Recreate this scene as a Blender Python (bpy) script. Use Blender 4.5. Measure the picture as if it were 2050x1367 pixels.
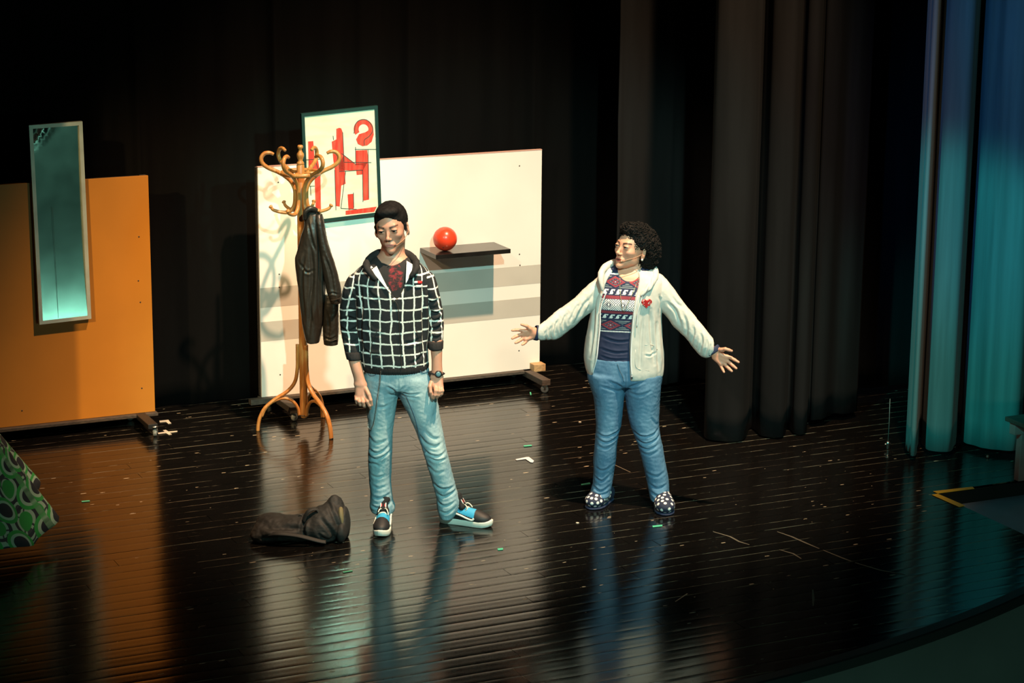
import bpy, bmesh, math, random
import numpy as np
from mathutils import Vector, Matrix
random.seed(4); RNG = np.random.default_rng(7)
for o in list(bpy.data.objects): bpy.data.objects.remove(o)
SC = bpy.context.scene
COL = SC.collection
# ------------------------------------------------------------------ camera
F = 4500.; PITCH = math.radians(13.4); ROLL = math.radians(.48); CH = 3.73
FW = np.array([0, math.cos(PITCH), -math.sin(PITCH)]); R0 = np.array([1., 0, 0]); U0 = np.cross(R0, FW)
CR = R0*math.cos(ROLL)+U0*math.sin(ROLL); CU = -R0*math.sin(ROLL)+U0*math.cos(ROLL); CC = np.array([0, 0, CH])
cam = bpy.data.cameras.new('camera'); cam.sensor_width = 36; cam.lens = 36*F/2050; cam.clip_end = 200; cam.clip_start = .1
camo = bpy.data.objects.new('camera', cam); COL.objects.link(camo)
M = Matrix.Identity(4)
for i in range(3): M[i][0] = CR[i]; M[i][1] = CU[i]; M[i][2] = -FW[i]; M[i][3] = CC[i]
camo.matrix_world = M; SC.camera = camo
# ------------------------------------------------------------------ world, lamps, exposure
W = bpy.data.worlds.new('dark_hall'); SC.world = W; W.use_nodes = True
W.node_tree.nodes['Background'].inputs[0].default_value = (.55, .8, .9, 1); W.node_tree.nodes['Background'].inputs[1].default_value = .003
SC.view_settings.view_transform = 'Standard'; SC.view_settings.look = 'None'; SC.view_settings.gamma = 1
SC.view_settings.use_curve_mapping = False; SC.view_settings.exposure = 0
def spot(name, loc, aim, power, col, cone, blend=.4, rad=.12):
    l = bpy.data.lights.new(name, 'SPOT'); l.energy = power; l.color = col; l.spot_size = math.radians(cone); l.spot_blend = blend
    l.shadow_soft_size = rad
    o = bpy.data.objects.new(name, l); COL.objects.link(o); o.location = loc
    d = Vector(aim)-Vector(loc); o.rotation_euler = d.to_track_quat('-Z', 'Y').to_euler(); return o
spot('warm_overhead_spotlight', (2.1, 9.7, 9.6), (-.2, 12.9, .5), 8800, (1., .655, .40), 35, .85, .12)
spot('teal_front_spotlight', (1.9, 2.1, 6.7), (.1, 12.6, .8), 3500, (.46, 1., .92), 21, .5, .10)
spot('warm_front_spotlight', (-2.6, 2.2, 6.4), (.45, 13.0, .8), 1350, (1., .74, .54), 15, .6, .12)
spot('teal_side_spotlight', (5.04, 8.08, 5.27), (-1.02, 13.88, 1.6), 1800, (.35, 1., .72), 8.5, .5, .2)
spot('cyan_wing_spotlight', (-2.2, 4.5, 6.0), (2.68, 13.0, .8), 2900, (.04, .95, .85), 10.5, .5, .12)
spot('blue_wing_spotlight', (-1.0, 4.5, 6.6), (2.8, 13.0, 1.9), 1300, (.05, .35, 1.), 15, .9, .12)
spot('amber_side_spotlight', (-4.4, 6.2, 4.6), (-2.25, 13.2, .6), 1650, (1., .70, .33), 22, .6, .10)
spot('teal_fill_light', (4.7, 3.8, 1.4), (-1.8, 12.0, -.2), 200, (.4, 1., .78), 76, .3, .35)  # added fill lamp to brighten the mirror foil and the stage front
# ------------------------------------------------------------------ coordinates
def ray(x, y): return FW+CR*(x-1025)/F-CU*(y-683.5)/F
def fl(x, y, z=0.): d = ray(x, y); return CC+d*(z-CH)/d[2]
def at(x, y, Y): d = ray(x, y); return CC+d*Y/d[1]
SA = math.radians(25.2); EX = np.array([math.cos(SA), math.sin(SA), 0]); EY = np.array([-math.sin(SA), math.cos(SA), 0]); SO = np.array([0, 12., 0])
EZ = np.array([0, 0, 1.])
def S(u, v, z=0.): return SO+EX*u+EY*v+EZ*z
def uv(P): d = np.asarray(P)-SO; return float(d@EX), float(d@EY)
def onv(x, y, v):
    d = ray(x, y); t = (v-(CC-SO)@EY)/(d@EY); return CC+d*t
# ------------------------------------------------------------------ tags and meshes
def tag(o, label=None, cat=None, group=None, kind=None):
    if label: o['label'] = label
    if cat: o['category'] = cat
    if group: o['group'] = group
    if kind: o['kind'] = kind
    return o
def empty(name, loc, label=None, cat=None, group=None):
    o = bpy.data.objects.new(name, None); COL.objects.link(o); o.location = loc; o.empty_display_size = .1
    bpy.context.view_layer.update(); return tag(o, label, cat, group)
def mesh(name, V, Fc, mt, parent=None, smooth=True, uvs=None, vcol=None, vec=None, loc=None, edges=None):
    V = np.asarray(V, float)
    if loc is None: loc = np.array(parent_loc(parent))
    me = bpy.data.meshes.new(name); me.from_pydata((V-np.asarray(loc)).tolist(), [], [list(map(int, f)) for f in Fc] if not isinstance(Fc, np.ndarray) else Fc.tolist())
    me.update()
    if smooth: me.polygons.foreach_set('use_smooth', [True]*len(me.polygons))
    if uvs is not None:
        l = me.uv_layers.new(name='UVMap'); vi = np.zeros(len(me.loops), int); me.loops.foreach_get('vertex_index', vi)
        l.data.foreach_set('uv', np.asarray(uvs, np.float32)[vi].ravel())
    if vcol is not None:
        a = me.attributes.new('tint', 'FLOAT_COLOR', 'POINT'); c = np.ones((len(V), 4), np.float32); c[:, :3] = vcol; a.data.foreach_set('color', c.ravel())
    if vec is not None:
        a = me.attributes.new('cloth', 'FLOAT_VECTOR', 'POINT'); a.data.foreach_set('vector', np.asarray(vec, np.float32).ravel())
    if mt: me.materials.append(MAT[mt] if isinstance(mt, str) else mt)
    o = bpy.data.objects.new(name, me); COL.objects.link(o)
    if parent: o.parent = parent; o.location = np.asarray(loc)-np.array(parent_loc(parent))
    else: o.location = loc
    return o
def parent_loc(p):
    l = Vector((0, 0, 0))
    while p: l = l+p.location; p = p.parent
    return l
def box(name, c, sz, mt, parent=None, rot=SA, bev=.003, seg=2, tilt=None, loc=None):
    """bevelled box centred at c, sz along stage u, v and z"""
    bm = bmesh.new(); bmesh.ops.create_cube(bm, size=1); bmesh.ops.scale(bm, vec=Vector(sz), verts=bm.verts)
    if bev: bmesh.ops.bevel(bm, geom=bm.edges[:], offset=min(bev, min(sz)*.45), segments=seg, affect='EDGES', profile=.5)
    V = np.array([v.co[:] for v in bm.verts]); bm.verts.index_update(); Fc = [[v.index for v in f.verts] for f in bm.faces]; bm.free()
    if tilt is not None: V = V@np.array(tilt).T
    c_, s_ = math.cos(rot), math.sin(rot); V = np.c_[V[:, 0]*c_-V[:, 1]*s_, V[:, 0]*s_+V[:, 1]*c_, V[:, 2]]+np.asarray(c)
    return mesh(name, V, Fc, mt, parent, smooth=False, loc=loc)
def catmull(P, n=8):
    P = np.asarray(P, float)
    if len(P) < 3: return P
    Q = np.vstack([2*P[0]-P[1], P, 2*P[-1]-P[-2]]); out = []
    for i in range(1, len(Q)-2):
        for t in np.linspace(0, 1, n, endpoint=False):
            out.append(.5*((2*Q[i])+(-Q[i-1]+Q[i+1])*t+(2*Q[i-1]-5*Q[i]+4*Q[i+1]-Q[i+2])*t*t+(-Q[i-1]+3*Q[i]-3*Q[i+1]+Q[i+2])*t**3))
    out.append(P[-1]); return np.array(out)
def tube_vf(P, r, n=10, sx=1., flat=None, closed=False):
    """sweep an ellipse (r wide, r*sx along 'flat' direction) along P"""
    P = np.asarray(P, float); m = len(P); r = np.broadcast_to(np.asarray(r, float), (m,))
    T = np.gradient(P, axis=0)
    if closed: T = np.roll(P, -1, 0)-np.roll(P, 1, 0)
    T /= np.linalg.norm(T, axis=1)[:, None]+1e-12
    up = np.array([0, 0, 1.]) if flat is None else np.asarray(flat, float)
    if flat is None and abs(T[0] @ up) > .9: up = np.array([1., 0, 0])
    V = []; N = up-T[0]*(up@T[0]); N /= np.linalg.norm(N)
    for i in range(m):
        if flat is not None: N = up-T[i]*(up@T[i])
        else: N = N-T[i]*(N@T[i])
        N /= np.linalg.norm(N)+1e-12; B = np.cross(T[i], N)
        a = np.linspace(0, 2*math.pi, n, endpoint=False)
        V.append(P[i]+r[i]*(np.cos(a)[:, None]*N*sx+np.sin(a)[:, None]*B))
    V = np.vstack(V); Fc = []
    for i in range(m if closed else m-1):
        j = (i+1) % m
        for k in range(n): Fc.append([i*n+k, i*n+(k+1) % n, j*n+(k+1) % n, j*n+k])
    if not closed: Fc.append(list(range(n))[::-1]); Fc.append([(m-1)*n+k for k in range(n)])
    return V, Fc
def tube(name, P, r, mt, parent=None, n=10, sx=1., flat=None, closed=False, sm=0, loc=None):
    if sm: P = catmull(P, sm)
    if sm and np.ndim(r): r = np.interp(np.linspace(0, 1, len(P)), np.linspace(0, 1, len(r)), r)
    V, Fc = tube_vf(P, r, n, sx, flat, closed); return mesh(name, V, Fc, mt, parent, loc=loc)
def lathe(name, prof, c, mt, parent=None, n=24, axis=None, loc=None):
    """prof: list of (radius, height) along axis from c"""
    ax = np.array([0, 0, 1.]) if axis is None else np.asarray(axis, float)/np.linalg.norm(axis)
    t = np.array([1., 0, 0]) if abs(ax[0]) < .9 else np.array([0, 1., 0]); a1 = np.cross(ax, t); a1 /= np.linalg.norm(a1); a2 = np.cross(ax, a1)
    V = []; Fc = []
    for r, h in prof:
        for k in range(n): q = 2*math.pi*k/n; V.append(np.asarray(c)+ax*h+r*(math.cos(q)*a1+math.sin(q)*a2))
    m = len(prof)
    for i in range(m-1):
        for k in range(n): Fc.append([i*n+k, i*n+(k+1) % n, (i+1)*n+(k+1) % n, (i+1)*n+k])
    Fc.append(list(range(n))[::-1]); Fc.append([(m-1)*n+k for k in range(n)])
    return mesh(name, V, Fc, mt, parent, loc=loc)
def join(parts):
    V = []; Fc = []; k = 0
    for v, f in parts: V.append(v); Fc += [[i+k for i in q] for q in f]; k += len(v)
    return np.vstack(V), Fc
def prism(name, P2, e1, e2, nrm, o, th, mt, parent=None, loc=None):
    """flat polygon P2 (a, b) in the plane o+a*e1+b*e2, extruded th along nrm"""
    o = np.asarray(o); n = len(P2); A = [o+a*np.asarray(e1)+b*np.asarray(e2) for a, b in P2]; B = [p+th*np.asarray(nrm) for p in A]
    Fc = [list(range(n))[::-1], [n+i for i in range(n)]]+[[i, (i+1) % n, n+(i+1) % n, n+i] for i in range(n)]
    return mesh(name, A+B, Fc, mt, parent, smooth=False, loc=loc)
# ------------------------------------------------------------------ materials
MAT = {}
class X:
    """a node socket with arithmetic"""
    def __init__(s, nt, k): s.nt = nt; s.k = k
    def op(s, f, b=None, c=None):
        n = s.nt.nodes.new('ShaderNodeMath'); n.operation = f
        for i, q in enumerate((s, b, c)):
            if q is None: continue
            if isinstance(q, X): s.nt.links.new(q.k, n.inputs[i])
            else: n.inputs[i].default_value = q
        return X(s.nt, n.outputs[0])
    def __add__(s, b): return s.op('ADD', b)
    def __sub__(s, b): return s.op('SUBTRACT', b)
    def __mul__(s, b): return s.op('MULTIPLY', b)
    def __truediv__(s, b): return s.op('DIVIDE', b)
    def __lt__(s, b): return s.op('LESS_THAN', b)
    def __gt__(s, b): return s.op('GREATER_THAN', b)
    def fract(s): return s.op('FRACT')
    def floor(s): return s.op('FLOOR')
    def abs(s): return s.op('ABSOLUTE')
    def max(s, b): return s.op('MAXIMUM', b)
    def min(s, b): return s.op('MINIMUM', b)
    def inv(s): return X(s.nt, s.op('MULTIPLY_ADD', -1., 1.).k)
    def pw(s, b): return s.op('POWER', b)
    def smooth(s, a, b):
        n = s.nt.nodes.new('ShaderNodeMapRange'); n.interpolation_type = 'SMOOTHSTEP'; n.inputs[1].default_value = a; n.inputs[2].default_value = b
        s.nt.links.new(s.k, n.inputs[0]); return X(s.nt, n.outputs[0])
class Sh:
    def __init__(s, name, col=(.5, .5, .5), rough=.6, metal=0., spec=.5):
        m = bpy.data.materials.new(name); m.use_nodes = True; s.m = m; s.nt = m.node_tree; s.b = s.nt.nodes['Principled BSDF']
        s.b.inputs['Base Color'].default_value = (*col, 1); s.b.inputs['Roughness'].default_value = rough; s.b.inputs['Metallic'].default_value = metal
        s.b.inputs['Specular IOR Level'].default_value = spec; s.col = col; MAT[name] = m; s.c = None
    def n(s, t, **k):
        q = s.nt.nodes.new('ShaderNode'+t)
        for a, b in k.items():
            if a in q.inputs.keys(): q.inputs[a].default_value = b
            else: setattr(q, a, b)
        return q
    def coord(s, kind='Object', scale=(1, 1, 1), rot=(0, 0, 0)):
        t = s.n('TexCoord') if kind in ('Object', 'UV', 'Generated') else s.n('NewGeometry')
        k = t.outputs[kind]; mp = s.n('Mapping'); mp.inputs['Scale'].default_value = scale; mp.inputs['Rotation'].default_value = rot
        s.nt.links.new(k, mp.inputs[0]); return mp.outputs[0]
    def attr(s, name):
        a = s.n('Attribute'); a.attribute_name = name; return a
    def sep(s, k):
        q = s.n('SeparateXYZ'); s.nt.links.new(k, q.inputs[0]); return [X(s.nt, o) for o in q.outputs]
    def noise(s, k, scale=5., detail=3., rough=.5):
        q = s.n('TexNoise'); q.inputs['Scale'].default_value = scale; q.inputs['Detail'].default_value = detail; q.inputs['Roughness'].default_value = rough
        s.nt.links.new(k, q.inputs['Vector']); return X(s.nt, q.outputs['Fac'])
    def voro(s, k, scale=5., rnd=1., out='Distance'):
        q = s.n('TexVoronoi'); q.inputs['Scale'].default_value = scale; q.inputs['Randomness'].default_value = rnd
        s.nt.links.new(k, q.inputs['Vector']); return X(s.nt, q.outputs[out])
    def rgb(s, c):
        q = s.n('RGB'); q.outputs[0].default_value = (*c, 1); return q.outputs[0]
    def mix(s, fac, a, b):
        q = s.n('Mix', data_type='RGBA'); q.clamp_factor = True
        if isinstance(fac, X): s.nt.links.new(fac.k, q.inputs[0])
        else: q.inputs[0].default_value = fac
        for i, v in ((6, a), (7, b)):
            if isinstance(v, tuple): q.inputs[i].default_value = (*v, 1)
            else: s.nt.links.new(v, q.inputs[i])
        return q.outputs[2]
    def color(s, k): s.nt.links.new(k, s.b.inputs['Base Color']); return s
    def inp(s, name, x): s.nt.links.new(x.k if isinstance(x, X) else x, s.b.inputs[name]); return s
    def bump(s, x, strength=.3, dist=.003):
        q = s.n('Bump'); q.inputs['Strength'].default_value = strength; q.inputs['Distance'].default_value = dist
        s.nt.links.new(x.k, q.inputs['Height']); s.nt.links.new(q.outputs[0], s.b.inputs['Normal']); return s
    def vary(s, scale=6., amt=.15, stretch=(1, 1, 1), kind='Object'):
        f = s.noise(s.coord(kind, stretch), scale, 4).smooth(.3, .7); c = s.col
        s.color(s.mix(f, tuple(max(0, q*(1-amt)) for q in c), tuple(min(1, q*(1+amt)) for q in c))); return s
# floor boards: black stage paint worn to the wood in specks
m = Sh('stage_paint', (.016, .012, .010), .2, 0, .52)
uvk = m.coord('UV'); U_, V_, _ = m.sep(uvk)
big = m.noise(m.coord('UV', (.35, .9, 1)), 1.3, 3.); big2 = m.noise(m.coord('UV', (.5, 1.0, 1)), 1.9, 3.)
vk = m.coord('UV', (10., 4.2, 1)); vd = m.n('TexVoronoi'); vd.inputs['Scale'].default_value = 1.; m.nt.links.new(vk, vd.inputs['Vector'])
vR, vG, vB = m.sep(vd.outputs['Color']); vD = X(m.nt, vd.outputs['Distance'])
warp = (m.noise(m.coord('UV', (30., 8., 1)), 3., 2.)-.5)*.22
speck = ((vD+warp) < vG*.17+.015)*(vR < big2.smooth(.46, .72)*.62+.03)
ed = (V_.fract()-.5).abs().smooth(.445, .47); seam = ed*m.noise(m.coord('UV', (1.6, 1.01, 1)), 1.7, 4., .7).smooth(.47, .58)*.8
patch_ = m.noise(m.coord('UV', (2.2, 9., 1)), 6., 5., .65); chip = (patch_+(big-.5)*.3).smooth(.735, .75)
fleck = m.noise(m.coord('UV', (9., 26., 1)), 7., 2.).smooth(.72, .75)*.6
wood = m.mix(m.noise(m.coord('UV', (3., 20., 1)), 5., 3.), (.34, .25, .16), (.66, .56, .40))
m.color(m.mix(speck.max(chip).max(seam).max(fleck)*.95, m.mix(big, (.0025, .0024, .0023), (.0055, .0048, .0043)), wood))
rn = m.noise(m.coord('UV', (2.5, 14., 1)), 4., 4.)
m.inp('Roughness', rn*.13+.07+speck.max(chip)*.3)
m.bump(m.noise(m.coord('UV', (1.5, 12., 1)), 9., 3.)+m.noise(m.coord('UV', (10., 60., 1)), 12., 2.)*.25, .03, .002)
Sh('under_floor', (.01, .009, .008), .9)
Sh('house_floor', (.55, .66, .58), .75).vary(3., .1)
Sh('nosing', (.008, .008, .008), .55)
m = Sh('black_drape', (.0064, .0064, .0065), .95, 0, .15); m.vary(3., .25, (3, 3, .3))
m.bump(m.noise(m.coord('Object', (1, 1, 1)), 350., 1.), .15, .001); m.b.inputs['Sheen Weight'].default_value = .0
m = Sh('backdrop_black', (.0028, .0026, .0025), .95, 0, .1); m.vary(3., .2, (3, 3, .3))
m = Sh('grey_drape', (.15, .16, .16), .9, 0, .15); m.vary(2.5, .2, (6, 6, .3)); m.b.inputs['Sheen Weight'].default_value = .1
m = Sh('white_board', (.84, .765, .70), .45); m.vary(2., .03)
Sh('grey_stripe', (.50, .455, .40), .5).vary(3., .05)
Sh('board_edge', (.50, .36, .26), .6).vary(9., .15)
m = Sh('orange_board', (.52, .20, .018), .5); m.vary(2.2, .05); m.bump(m.noise(m.coord('Object'), 90., 3.), .05, .002)
Sh('red_edge', (.55, .32, .26), .5); Sh('dark_timber', (.06, .045, .035), .7).vary(12., .3, (1, 8, 8)); Sh('raw_block', (.46, .28, .13), .6).vary(20., .2, (1, 6, 6))
Sh('black_paint', (.012, .012, .012), .5); Sh('gloss_black', (.012, .011, .010), .16).vary(8., .3)
Sh('steel', (.55, .56, .55), .3, 1.); Sh('wheel_grey', (.30, .31, .30), .4); Sh('bolt', (.04, .035, .03), .5)
Sh('silver_frame', (.52, .53, .47), .42, .35).vary(8., .1)
m = Sh('mirror_foil', (.55, .68, .60), .12, 1.); m.bump(m.noise(m.coord('Object', (1, 1, .6)), 5., 3.)+m.noise(m.coord('Object'), 40., 2.)*.06, .015, .004)
m.inp('Roughness', m.noise(m.coord('Object'), 6., 4.)*.05+.105)
Sh('foil_crease', (.65, .8, .75), .2, .9); Sh('crack', (.03, .05, .045), .6)
Sh('picture_frame', (.012, .035, .032), .35); 
m = Sh('canvas', (.70, .66, .52), .5); m.color(m.mix(m.noise(m.coord('Object', (1, 1, 3)), 7., 4.).smooth(.3, .7), (.68, .63, .48), (.75, .71, .58)))
m.bump(m.noise(m.coord('Object', (.6, 1, 3)), 6., 3.), .12, .01); m.b.inputs['Coat Weight'].default_value = 1.; m.b.inputs['Coat Roughness'].default_value = .03
m = Sh('red_paint', (.66, .035, .018), .5); m.color(m.mix(m.noise(m.coord('Object', (6, 6, 1)), 9., 4.).smooth(.35, .75), (.70, .03, .015), (.60, .09, .05))); m.b.inputs['Coat Weight'].default_value = 1.; m.b.inputs['Coat Roughness'].default_value = .03
Sh('charcoal_line', (.03, .028, .025), .6)
m = Sh('bent_beech', (.52, .25, .075), .36); m.color(m.mix(m.noise(m.coord('Object', (9, 9, 1.2)), 9., 4.).smooth(.3, .7), (.40, .15, .035), (.55, .25, .07))); m.b.inputs['Coat Weight'].default_value = .3
Sh('ball_red', (.72, .055, .02), .28).vary(3., .08)
m = Sh('leather', (.022, .020, .017), .38); m.bump(m.noise(m.coord('Object'), 60., 4.), .35, .003)
m = Sh('bag_cloth', (.013, .013, .012), .7); m.bump(m.noise(m.coord('Object'), 300., 2.), .3, .002); m.vary(8., .4)
Sh('bag_lining', (.16, .13, .06), .7)
Sh('yellow_tape', (.9, .56, .02), .5); Sh('scuff', (.13, .11, .08), .7); Sh('white_tape', (.62, .55, .45), .6); Sh('green_tape', (.08, .50, .30), .5); Sh('paper', (.70, .68, .70), .6)
Sh('fascia_paint', (.11, .115, .105), .7).vary(2., .08); Sh('blue_mat', (.36, .46, .62), .6).vary(4., .08); Sh('pale_metal', (.36, .18, .17), .5).vary(10., .1)
Sh('white_cable', (.16, .16, .15), .5); Sh('red_plastic', (.5, .03, .02), .4)
# ------------------------------------------------------------------ stage floor: boards one by one
floor = empty('floor', S(0, 0, 0)); tag(floor, 'black painted plank stage floor worn to bare wood in specks', kind='structure')
EDGE_C = (-.993, 3.965); EDGE_R = 6.94
PIT = (2.185, -.975, -2.05)          # opening in the floor: u from, v back, v front
def edge_u(v, side):
    q = EDGE_R**2-(v-EDGE_C[1])**2
    return None if q <= 0 else EDGE_C[0]+side*math.sqrt(q)
PW = .102; NP = 6; rr = random.Random(11)
def plank(u0f, u1f, v0):
    cup = rr.uniform(.00018, .00055); tilt = rr.gauss(0, .0025); dz = rr.uniform(-.0006, .0002); L = []; Rr = []; uvs = []
    off = rr.uniform(0, 40); row = rr.randrange(60)
    w = PW-.003
    V = []; Fc = []
    for j in range(NP+1):
        t = j/NP; v = v0+t*w; x = 2*t-1; z = dz-cup*(1-x*x)+tilt*(t-.5)*w
        if j in (0, NP): z -= .0008
        for u in (u0f(v), u1f(v)): V.append(S(u, v, z)); uvs.append((u+off, row+.04+.92*t))
    for j in range(NP): Fc.append([2*j, 2*j+1, 2*j+3, 2*j+2])
    n = len(V)
    for j in (0, NP):
        for k in (0, 1): V.append(V[2*j+k].copy()); V.append(V[2*j+k]-EZ*.02); uvs += [uvs[2*j+k]]*2
    Fc.append([n, n+1, n+3, n+2]); Fc.append([n+4, n+6, n+7, n+5])
    mesh('plank', V, Fc, 'stage_paint', floor, uvs=uvs)
v = -2.97
while v < 2.95:
    vm = v+PW/2
    uL = (lambda q: max(-4.6, edge_u(min(q, 3.9), -1) or EDGE_C[0])); uR = (lambda q: min(4.6, edge_u(min(q, 3.9), 1) or EDGE_C[0]))
    if PIT[2] < vm < PIT[1]: uR = (lambda q: PIT[0])
    a, b = uL(vm), uR(vm); cuts = []
    x = a+rr.uniform(.8, 3.2)
    while x < b-.5: cuts.append(x); x += rr.uniform(2.2, 3.8)
    ends = [uL]+[(lambda q, c=c: c) for c in cuts]+[uR]
    for i in range(len(ends)-1):
        e0 = ends[i] if i == 0 else (lambda q, c=cuts[i-1]: c+.0012)
        e1 = ends[i+1] if i+1 == len(ends)-1 else (lambda q, c=cuts[i]: c-.0012)
        plank(e0, e1, v)
    v += PW
# sub floor, curved stage lip, house floor
def disc(name, z, R, mt, kind, vmin=-9, seg=160):
    P = [S(EDGE_C[0]+R*math.cos(a), EDGE_C[1]+R*math.sin(a), z) for a in np.linspace(-math.pi, 0, seg)]+[S(EDGE_C[0]+R, 4.2, z), S(EDGE_C[0]-R, 4.2, z)]
    return P
sub = mesh('sub_floor', disc('', -.12, EDGE_R-.02, '', ''), [list(range(162))], 'under_floor', floor, smooth=False)
V = []; seg = 200; prof = [(-.03, .0015), (.028, .0015), (.036, -.004), (.036, -.05), (.02, -.055), (.0, -.055)]
for a in np.linspace(-math.pi+.02, -.02, seg):
    for dr, z in prof: V.append(S(EDGE_C[0]+(EDGE_R+dr)*math.cos(a), EDGE_C[1]+(EDGE_R+dr)*math.sin(a), z))
k = len(prof); Fc = [[i*k+j, i*k+j+1, (i+1)*k+j+1, (i+1)*k+j] for i in range(seg-1) for j in range(k-1)]
Wf = []
for q in np.linspace(-math.pi+.02, -.02, seg):
    for dr, z in ((.018, -.05), (.018, -.9), (-.01, -.9), (-.01, -.05)): Wf.append(S(EDGE_C[0]+(EDGE_R+dr)*math.cos(q), EDGE_C[1]+(EDGE_R+dr)*math.sin(q), z))
tag(mesh('wall_front', Wf, [[i*4+j, i*4+(j+1) % 4, (i+1)*4+(j+1) % 4, (i+1)*4+j] for i in range(seg-1) for j in range(4)], 'fascia_paint', None, loc=S(0, -2.9, -.9)), 'grey green curved front wall of the stage', kind='structure')
tag(mesh('trim_1', V, Fc, 'nosing', None, smooth=False, loc=S(0, -2.9, 0)), 'black curved nosing along the stage front', kind='structure')
hf = [S(-14, -2, -.9), S(14, -2, -.9), S(14, -14, -.9), S(-14, -14, -.9)]
tag(mesh('floor_house', hf+[p-EZ*.05 for p in hf], [[0, 3, 2, 1], [4, 5, 6, 7]], 'house_floor', None, False, loc=S(0, -6, -.9)), 'grey green hall floor below the stage front', kind='structure')
# shallow opening by the wing
pc = S((PIT[0]+4.4)/2, (PIT[1]+PIT[2])/2, -.085); tag(box('floor_hatch', pc, (4.4-PIT[0], PIT[1]-PIT[2], .02), 'blue_mat', None, loc=pc), 'blue grey sunken panel in the stage floor beside the bench', kind='structure')
box('hatch_frame', S((PIT[0]+4.4)/2, PIT[1]+.012, -.045), (4.4-PIT[0], .018, .085), 'under_floor', floor)
box('hatch_frame', S(PIT[0]-.006, (PIT[1]+PIT[2])/2, -.045), (.01, PIT[1]-PIT[2], .085), 'under_floor', floor)
# ------------------------------------------------------------------ curtains
def curtain(name, path, z0, z1, mt, label, amp=.05, wl=.22, seed=1, cat='curtain', hem=None, group=None, nz=14, thick=.006, fan=0.):
    P = catmull([S(*p) for p in path], 12); d = np.r_[0, np.cumsum(np.linalg.norm(np.diff(P, axis=0), axis=1))]; L = d[-1]
    n = int(L/.012); s = np.linspace(0, L, n); Q = np.c_[[np.interp(s, d, P[:, i]) for i in range(3)]].T
    T = np.gradient(Q, axis=0); T /= np.linalg.norm(T, axis=1)[:, None]; N = np.c_[T[:, 1], -T[:, 0], 0*T[:, 0]]
    g = np.random.default_rng(seed); ph = np.zeros(n)
    warp = sum(g.uniform(.2, .5)*np.sin(s*2*math.pi/g.uniform(.35, 1.2)+g.uniform(0, 6)) for _ in range(5)); ph = s*2*math.pi/wl+warp*1.3
    f = np.sin(ph)+.28*np.sin(2*ph+.6)+.15*np.sin(3*ph+g.uniform(0, 6)); mod = .65+.35*np.sin(s*2*math.pi/.9+g.uniform(0, 6))
    V = []
    for k in range(nz):
        t = k/(nz-1); z = z0+(z1-z0)*t**1.5; a = amp*(1.0-.35*t)
        sh = .25*np.sin(s*9+g.uniform(0, 6))*np.sin(t*3)
        hz = (np.interp(s/L, *zip(*hem)) if hem else 0)*(1-t)
        off = a*(f*mod+sh)
        Qk = Q+N*off[:, None]+T*(a*.45*np.cos(ph))[:, None]+T*(fan*(1-t)*(s/L))[:, None]
        V.append(np.c_[Qk[:, :2], np.full(n, z)+hz])
    V = np.vstack(V); Fc = [[k*n+i, k*n+i+1, (k+1)*n+i+1, (k+1)*n+i] for k in range(nz-1) for i in range(n-1)]
    base = V[:n].mean(0); base[2] = V[:n, 2].min()
    o = mesh(name, V, Fc, mt, None, loc=base); md = o.modifiers.new('cloth', 'SOLIDIFY'); md.thickness = thick
    return tag(o, label, cat, group)
curtain('backdrop_curtain', [(-5, 2.56), (-2, 2.55), (0, 2.56), (2.0, 2.55), (3.6, 2.56)], .006, 7.5, 'backdrop_black', 'black pleated backdrop curtain behind the two painted flats', .028, .30, 3, group='black stage curtains')
curtain('wing_curtain', [(1.50, 1.70), (2.2, 1.66), (3.4, 1.70)], .02, 7.5, 'black_drape', 'black brown wing curtain hanging right behind the woman', .05, .33, 5, group='black stage curtains', hem=[(0, 0), (.3, .03), (1, .02)])
curtain('wing_curtain', [(2.75, 1.05), (3.2, 1.02), (4.2, 1.05)], .05, 7.5, 'black_drape', 'darkest narrow black curtain between the lit wing curtain and the teal curtain', .03, .4, 9, group='black stage curtains')
def folds(px, z=.02): return [uv(fl(x, y, z)) for x, y in px]
curtain('wing_curtain', folds([(1409, 868), (1416, 876), (1440, 880), (1480, 880), (1496, 868), (1502, 852), (1509, 856), (1522, 868), (1548, 873), (1568, 871), (1574, 855), (1580, 856), (1590, 864), (1606, 866), (1614, 860), (1619, 845), (1626, 848), (1650, 846), (1668, 836), (1690, 836), (1716, 830)]), .012, 7.5, 'black_drape', 'dark grey pleated wing curtain left of the teal curtain, hem lifted at one side', .006, .27, 16, group='black stage curtains', hem=[(0, 0), (.7, 0), (.74, .02), (.85, .04), (1, .03)])
curtain('wing_curtain', folds([(1812, 890), (1817, 903), (1825, 912), (1833, 910), (1837, 895), (1841, 876), (1847, 888), (1860, 902), (1895, 904), (1909, 896), (1916, 874), (1922, 870), (1929, 884), (1950, 892), (1990, 900), (2030, 902), (2041, 890), (2046, 872), (2056, 880), (2080, 900), (2130, 902), (2150, 880), (2170, 900), (2240, 902)], .03), .03, 7.5, 'grey_drape', 'grey curtain lit teal and blue at the right edge', .006, .25, 21)
curtain('wing_curtain', [(-5.4, 1.28), (-4, 1.34), (-2.60, 1.3)], .02, 7.5, 'black_drape', 'unseen black curtain added off the left edge to shade the orange flat', .03, .3, 25, group='black stage curtains')  # unseen curtain, added to cast the dark patch on the orange flat
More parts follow.
